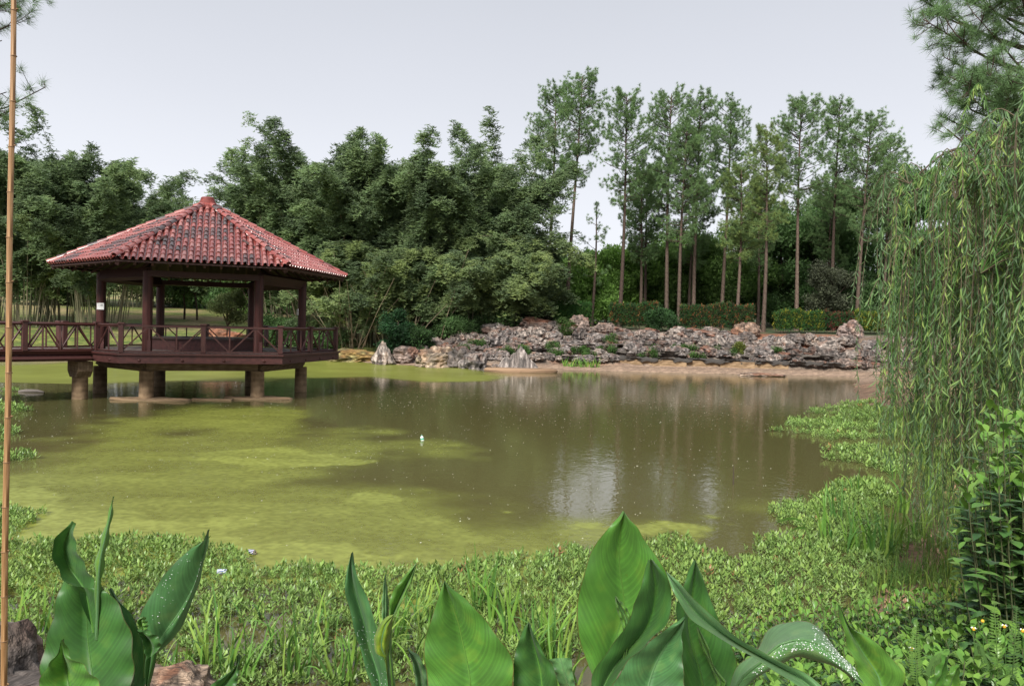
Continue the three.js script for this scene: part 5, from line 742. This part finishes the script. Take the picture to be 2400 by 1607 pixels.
function canna(label, root, defs) {
  const base = at(...root); base.y = groundAt(base.x, base.z); const g = thing('canna_plant', label, 'canna plant', base.toArray()), r = rng(Math.floor(root[0])); const joint = V3(0, Math.max(.3, at(root[0], 1700, root[2]).y - base.y), 0);
  part(g, 'stem', tube([V3(0, -.1, 0), joint.clone().multiplyScalar(.5), joint], [.02, .018, .015], 10), CM.green);
  for (const f of defs) {
    const D = f.d, T = f.k, N = 40, M = 14; const toP = (p, dz) => at(...T(p), D + dz);
    const bulge = f.cup ?? .03, tipBack = f.tip ?? 0, baseFwd = f.base ?? 0; // metres of depth: midrib behind the edges, tip behind, base
    const along = (L) => (p, i) => lerp(baseFwd, tipBack, i / (L.length - 1)); // lists run from the base to the tip
    const mk = (L, extra) => L.map((p, i) => toP(p, lerp(baseFwd, tipBack, i / (L.length - 1)) + extra * Math.sin(Math.PI * clamp(.12 + .88 * i / (L.length - 1)))));
    const left = mk(f.l, f.ld ?? 0), right = mk(f.r, f.rd ?? 0), n0 = Math.max(f.l.length, f.r.length); const midL = f.m ?? (() => { const a = resample(f.l.map((p) => V3(p[0], p[1], 0)), 8), b = resample(f.r.map((p) => V3(p[0], p[1], 0)), 8), w = f.mid ?? .5; return a.map((p, i) => [lerp(p.x, b[i].x, w), lerp(p.y, b[i].y, w)]); })();
    const mid = mk(midL, bulge); const A = resample(left, N), B = resample(mid, N), C = resample(right, N);
    // petiole: the blade narrows into the stem joint below the frame
    const jt = joint.clone().add(base).add(V3((r() - .5) * .03, (r() - .5) * .06, (r() - .5) * .03)), K = f.noStem ? 0 : 7, rowsA = [], rowsB = [], rowsC = []; const b0 = f.joint ? at(...T(f.joint), D) : jt;
    for (let i = 0; i < K; i++) { const t = i / K, e = t * t * (3 - 2 * t), w = .12 + .88 * e, bm = b0.clone().lerp(B[0], t); rowsA.push(bm.clone().add(A[0].clone().sub(B[0]).multiplyScalar(w * (t < .05 ? .35 : 1)))); rowsB.push(bm); rowsC.push(bm.clone().add(C[0].clone().sub(B[0]).multiplyScalar(w * (t < .05 ? .35 : 1)))); }
    const RA = [...rowsA, ...A], RB = [...rowsB, ...B], RC = [...rowsC, ...C], pos = [], uv = [], idx = [], rows = RA.length, ph = r() * 6;
    for (let i = 0; i < rows; i++) for (let j = 0; j <= M; j++) {
      const s = j / M * 2 - 1, a = s < 0 ? RA[i] : RC[i], q = Math.abs(s), p = RB[i].clone().lerp(a, q), k = Math.sin(q * Math.PI) * (f.arc ?? .012) ; const wv = (f.wave ?? .005) * q * q * Math.sin(i * .55 + ph + (s < 0 ? 2 : 0)); p.z += k + wv; p.sub(base); pos.push(p.x, p.y, p.z); uv.push(j / M, i / (rows - 1));
    }
    const m1 = M + 1; for (let i = 0; i < rows - 1; i++) for (let j = 0; j < M; j++) { const a = i * m1 + j, b = a + m1; idx.push(a, a + 1, b, a + 1, b + 1, b); }
    const geo = tris(pos, idx, uv), leaf = part(g, f.stem ? 'leaf_stalk' : 'leaf', geo, CM[f.c], f.label);
    const rib = part(leaf, 'midrib', tube([...RB.filter((p, i) => i % 3 === 0 || i === rows - 1)].map((p) => p.clone().sub(base).add(V3(0, 0, .0006))), (t) => lerp(.0032, .0006, t), 5, false), CM[f.c === 'dark' ? 'green' : f.c === 'green' ? 'light' : 'pale']);
    if (f.drops) { const list = [], P = geo.attributes.position, Nn = geo.attributes.normal; for (let i = 0; i < f.drops; i++) { const row = Math.floor(lerp(f.dr?.[0] ?? .1, f.dr?.[1] ?? .95, r()) * (rows - 1)), col = 1 + Math.floor(r() * (M - 1)), a = row * m1 + col, n = V3().fromBufferAttribute(Nn, a), fl = n.z < 0 || n.y < -.2 ? -1 : 1, p = V3().fromBufferAttribute(P, a).lerp(V3().fromBufferAttribute(P, Math.min(P.count - 1, a + m1)), r()).lerp(V3().fromBufferAttribute(P, a + 1), r() * .8); const s = .0006 + (f.drops > 500 ? .0016 : .0011) * r() * r(); list.push({ m: mat4(p.addScaledVector(n, fl * .0004), quatTo(n.clone().multiplyScalar(fl)), V3(s, s * .7, s)) }); } copies(leaf, 'water_drops', dropGeo, dropMat, list); }
  }
  return g;
}
const kA = crop(0, 1140, 800 / 2342), kB = crop(760, 1140, 640 / 2149), kC = crop(1260, 1140, 740 / 2342), kD = crop(1800, 850, 600 / 1243);
canna('canna plant with a folded dark leaf and a pale rolled spear', [300, 1800, 1.8], [
  { k: kA, d: 1.86, c: 'blue', l: [[850, 1430], [800, 1100], [760, 850], [742, 705]], r: [[990, 1430], [1000, 1200], [985, 1070], [945, 955], [870, 850], [800, 765], [748, 703]], cup: .0, arc: -.01 },
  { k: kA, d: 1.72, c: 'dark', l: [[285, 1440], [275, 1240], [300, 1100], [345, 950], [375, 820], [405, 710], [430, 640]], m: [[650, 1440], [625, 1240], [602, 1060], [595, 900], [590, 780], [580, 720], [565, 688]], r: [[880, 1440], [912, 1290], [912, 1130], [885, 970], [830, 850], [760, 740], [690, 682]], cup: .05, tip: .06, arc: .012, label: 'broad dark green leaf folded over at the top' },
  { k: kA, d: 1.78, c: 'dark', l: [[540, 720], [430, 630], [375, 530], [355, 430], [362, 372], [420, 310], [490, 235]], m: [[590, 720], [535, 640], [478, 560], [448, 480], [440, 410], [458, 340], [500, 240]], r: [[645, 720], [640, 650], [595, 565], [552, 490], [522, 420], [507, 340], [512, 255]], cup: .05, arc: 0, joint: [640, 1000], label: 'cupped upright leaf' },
  { k: kA, d: 1.77, c: 'light', l: [[652, 700], [650, 560], [665, 460], [690, 370], [715, 280], [745, 180], [776, 68]], r: [[692, 700], [712, 540], [728, 430], [745, 350], [758, 270], [770, 170], [780, 66]], cup: -.02, arc: .004, joint: [660, 1050], label: 'pale green rolled leaf spear' },
  { k: kA, d: 1.8, c: 'blue', l: [[1005, 1165], [962, 1040], [945, 930], [1005, 790], [1090, 650], [1190, 530], [1300, 430], [1405, 362], [1434, 292]], m: [[1020, 1165], [1090, 1060], [1160, 960], [1250, 830], [1330, 680], [1385, 520], [1408, 430], [1420, 360], [1436, 290]], r: [[1035, 1168], [1130, 1100], [1220, 1000], [1290, 860], [1350, 700], [1395, 540], [1420, 420], [1430, 350], [1438, 288]], cup: .03, ld: 0, rd: .05, drops: 130, dr: [.35, .8], joint: [1020, 1420], label: 'long bluish green leaf dotted with rain drops' },
  { k: kA, d: 1.74, c: 'dark', l: [[1000, 1185], [985, 1090], [965, 1010], [950, 975]], r: [[1075, 1140], [1100, 1075], [1050, 1008], [955, 972]], cup: .03, joint: [1010, 1420] },
  { k: kA, d: 1.76, c: 'light', l: [[985, 985], [950, 940], [950, 905], [985, 890]], r: [[1005, 985], [1012, 950], [1000, 915], [988, 888]], cup: .015, joint: [1000, 1300] },
  { k: kA, d: 1.55, c: 'green', l: [[235, 1460], [262, 1350], [305, 1262], [362, 1178], [418, 1100], [433, 1042]], r: [[730, 1460], [680, 1360], [610, 1265], [535, 1205], [470, 1150], [438, 1044]], cup: .045, arc: .01 },
  { k: kA, d: 1.8, c: 'dark', l: [[1380, 1430], [1470, 1340], [1560, 1280], [1620, 1225], [1638, 1142]], r: [[1600, 1430], [1625, 1340], [1640, 1250], [1648, 1190], [1642, 1140]], cup: .03, joint: [1500, 1800] }]);
canna('canna plant with a narrow leaf and a yellow curled leaf', [930, 1800, 1.75], [
  { k: kB, d: 1.8, c: 'blue', l: [[385, 1640], [350, 1500], [300, 1350], [260, 1210], [225, 1080], [190, 950], [165, 820], [168, 700], [190, 600], [217, 516]], r: [[515, 1640], [510, 1480], [470, 1350], [425, 1240], [412, 1120], [370, 960], [310, 820], [262, 700], [236, 610], [222, 514]], cup: .04, arc: .01, drops: 90, dr: [.15, .6], label: 'narrow upright bluish leaf with drops' },
  { k: kB, d: 1.78, c: 'pale', l: [[455, 1060], [453, 900], [468, 760], [480, 692]], r: [[503, 1060], [505, 900], [492, 770], [483, 690]], cup: -.01, joint: [500, 1400] },
  { k: kB, d: 1.76, c: 'light', l: [[505, 1060], [510, 930], [535, 830], [635, 695], [722, 602]], m: [[520, 1060], [560, 960], [600, 870], [660, 740], [725, 600]], r: [[530, 1060], [590, 945], [640, 850], [692, 735], [728, 604]], cup: .03, joint: [520, 1400] },
  { k: kB, d: 1.72, c: 'yellow', l: [[480, 1335], [415, 1310], [390, 1250], [405, 1150], [460, 1050], [545, 1000]], r: [[500, 1330], [505, 1290], [515, 1200], [525, 1120], [535, 1060], [550, 1002]], cup: -.02, joint: [515, 1600], label: 'yellow green curled young leaf' },
  { k: kB, d: 1.74, c: 'green', stem: true, l: [[520, 1660], [510, 1500], [495, 1320], [490, 1120]], r: [[570, 1660], [550, 1500], [530, 1320], [520, 1120]], cup: -.025, arc: .002 },
  { k: kB, d: 1.7, c: 'grey', l: [[725, 1660], [715, 1520], [690, 1380], [660, 1264]], r: [[830, 1660], [815, 1520], [770, 1370], [664, 1262]], cup: .02 },
  { k: kB, d: 1.62, c: 'green', l: [[830, 1660], [815, 1568], [800, 1450], [785, 1340], [785, 1240], [810, 1130], [850, 1020], [880, 920], [915, 820], [944, 737]], m: [[1155, 1660], [1145, 1500], [1125, 1390], [1100, 1270], [1080, 1180], [1060, 1090], [1030, 1000], [1000, 920], [970, 830], [947, 736]], r: [[1470, 1660], [1485, 1520], [1490, 1410], [1460, 1310], [1400, 1220], [1310, 1110], [1230, 1000], [1130, 900], [1025, 820], [952, 737]], cup: .035, arc: .012, label: 'broad bright green leaf with a pale midrib' },
  { k: kB, d: 1.66, c: 'dark', l: [[1490, 1660], [1490, 1480], [1495, 1350], [1522, 1240], [1560, 1140], [1604, 1062]], m: [[1720, 1660], [1705, 1480], [1680, 1360], [1650, 1250], [1622, 1150], [1606, 1061]], r: [[1840, 1660], [1830, 1500], [1790, 1400], [1735, 1320], [1690, 1240], [1609, 1062]], cup: .03 },
  { k: kB, d: 1.74, c: 'pale', l: [[1880, 1660], [1850, 1560], [1800, 1420], [1768, 1352]], r: [[1990, 1660], [1975, 1560], [1955, 1450], [1950, 1346]], cup: -.01, arc: .0 }]);
canna('canna plant with the tallest broad leaf and long drooping wet leaves', [1640, 1820, 1.6], [
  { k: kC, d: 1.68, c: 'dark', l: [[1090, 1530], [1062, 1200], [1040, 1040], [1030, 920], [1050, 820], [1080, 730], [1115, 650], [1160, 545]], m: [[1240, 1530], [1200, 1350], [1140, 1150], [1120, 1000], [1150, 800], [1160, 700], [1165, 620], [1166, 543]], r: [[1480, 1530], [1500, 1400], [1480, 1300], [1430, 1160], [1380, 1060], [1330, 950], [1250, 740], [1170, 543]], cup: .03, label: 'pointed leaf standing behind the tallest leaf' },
  { k: kC, d: 1.66, c: 'light', l: [[1330, 1450], [1260, 1280], [1200, 1150], [1183, 1040]], r: [[1400, 1440], [1310, 1330], [1270, 1190], [1188, 1036]], cup: .01 },
  { k: kC, d: 1.6, c: 'green', l: [[420, 1420], [370, 1310], [330, 1200], [300, 1080], [292, 940], [305, 800], [330, 690], [370, 560], [420, 450], [480, 355], [545, 280], [610, 222], [636, 182]], m: [[470, 1420], [520, 1290], [580, 1120], [625, 980], [640, 850], [632, 760], [620, 690], [610, 620], [605, 520], [608, 430], [616, 340], [628, 250], [638, 181]], r: [[540, 1420], [700, 1250], [850, 1100], [940, 980], [985, 850], [995, 760], [965, 655], [920, 570], [860, 482], [795, 400], [742, 302], [682, 240], [641, 183]], cup: .045, arc: .012, wave: .006, label: 'tallest and broadest bright green leaf with a pointed tip' },
  { k: kC, d: 1.56, c: 'light', l: [[640, 1080], [615, 990], [585, 900], [575, 815]], r: [[690, 1000], [690, 960], [650, 885], [580, 813]], cup: .01, joint: [620, 1500] },
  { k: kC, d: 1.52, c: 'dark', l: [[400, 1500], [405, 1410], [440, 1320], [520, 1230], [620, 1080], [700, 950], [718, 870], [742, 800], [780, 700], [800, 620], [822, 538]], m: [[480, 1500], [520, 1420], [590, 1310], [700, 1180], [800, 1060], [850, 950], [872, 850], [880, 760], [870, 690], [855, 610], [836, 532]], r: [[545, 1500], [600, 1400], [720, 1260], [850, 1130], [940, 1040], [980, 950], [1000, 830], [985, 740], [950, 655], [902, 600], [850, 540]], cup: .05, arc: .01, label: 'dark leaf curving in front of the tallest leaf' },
  { k: kC, d: 1.5, c: 'blue', l: [[520, 1560], [575, 1440], [660, 1310], [760, 1210], [880, 1120], [960, 1042], [1050, 1002], [1088, 964]], m: [[800, 1560], [830, 1440], [870, 1330], [920, 1230], [980, 1140], [1030, 1070], [1062, 1020], [1091, 962]], r: [[1095, 1560], [1090, 1440], [1080, 1330], [1076, 1200], [1075, 1090], [1080, 1040], [1088, 1000], [1095, 964]], cup: .035, arc: .008, label: 'bluish leaf with a brown tip' },
  { k: kC, d: 1.46, c: 'pale', noStem: true, l: [[1990, 1540], [1880, 1440], [1730, 1350], [1570, 1250], [1400, 1150], [1260, 1070], [1130, 975], [1060, 870], [1000, 765], [962, 660], [950, 628]], r: [[2180, 1540], [1990, 1385], [1800, 1292], [1620, 1202], [1460, 1100], [1330, 990], [1200, 870], [1110, 778], [1060, 718], [1015, 680], [954, 628]], cup: .03, base: -.12, tip: .05, arc: .01, label: 'long drooping pale leaf seen edge on' },
  { k: kC, d: 1.58, c: 'pale', l: [[1405, 1520], [1480, 1350], [1600, 1240], [1650, 1165], [1700, 1082], [1760, 1040], [1860, 1005], [1970, 990], [2065, 1030], [2145, 1110], [2230, 1225], [2342, 1330], [2400, 1432]], r: [[1500, 1520], [1590, 1440], [1690, 1385], [1745, 1350], [1800, 1315], [1860, 1290], [1900, 1278], [1965, 1272], [2080, 1290], [2170, 1325], [2260, 1370], [2342, 1425], [2402, 1440]], cup: -.03, arc: .015, ld: .12, base: .0, tip: -.05, drops: 1100, dr: [.3, .95], label: 'arching pale leaf covered with rain drops' },
  { k: kD, d: 1.55, c: 'light', l: [[470, 1640], [430, 1470], [390, 1380], [360, 1270], [334, 1168]], m: [[560, 1640], [540, 1530], [470, 1420], [400, 1300], [338, 1168]], r: [[640, 1640], [668, 1530], [650, 1490], [600, 1430], [530, 1360], [470, 1318], [400, 1285], [342, 1172]], cup: .03, label: 'folded light green leaf tip' },
  { k: kD, d: 1.5, c: 'green', l: [[740, 1640], [770, 1568], [812, 1495], [849, 1417]], r: [[830, 1640], [842, 1560], [868, 1500], [853, 1416]], cup: .02 },
  { k: kD, d: 1.52, c: 'light', l: [[815, 1640], [840, 1568], [872, 1508], [913, 1457]], r: [[935, 1640], [932, 1568], [926, 1510], [917, 1456]], cup: .02 }]);
shade(scene);
renderer.render(scene, camera);
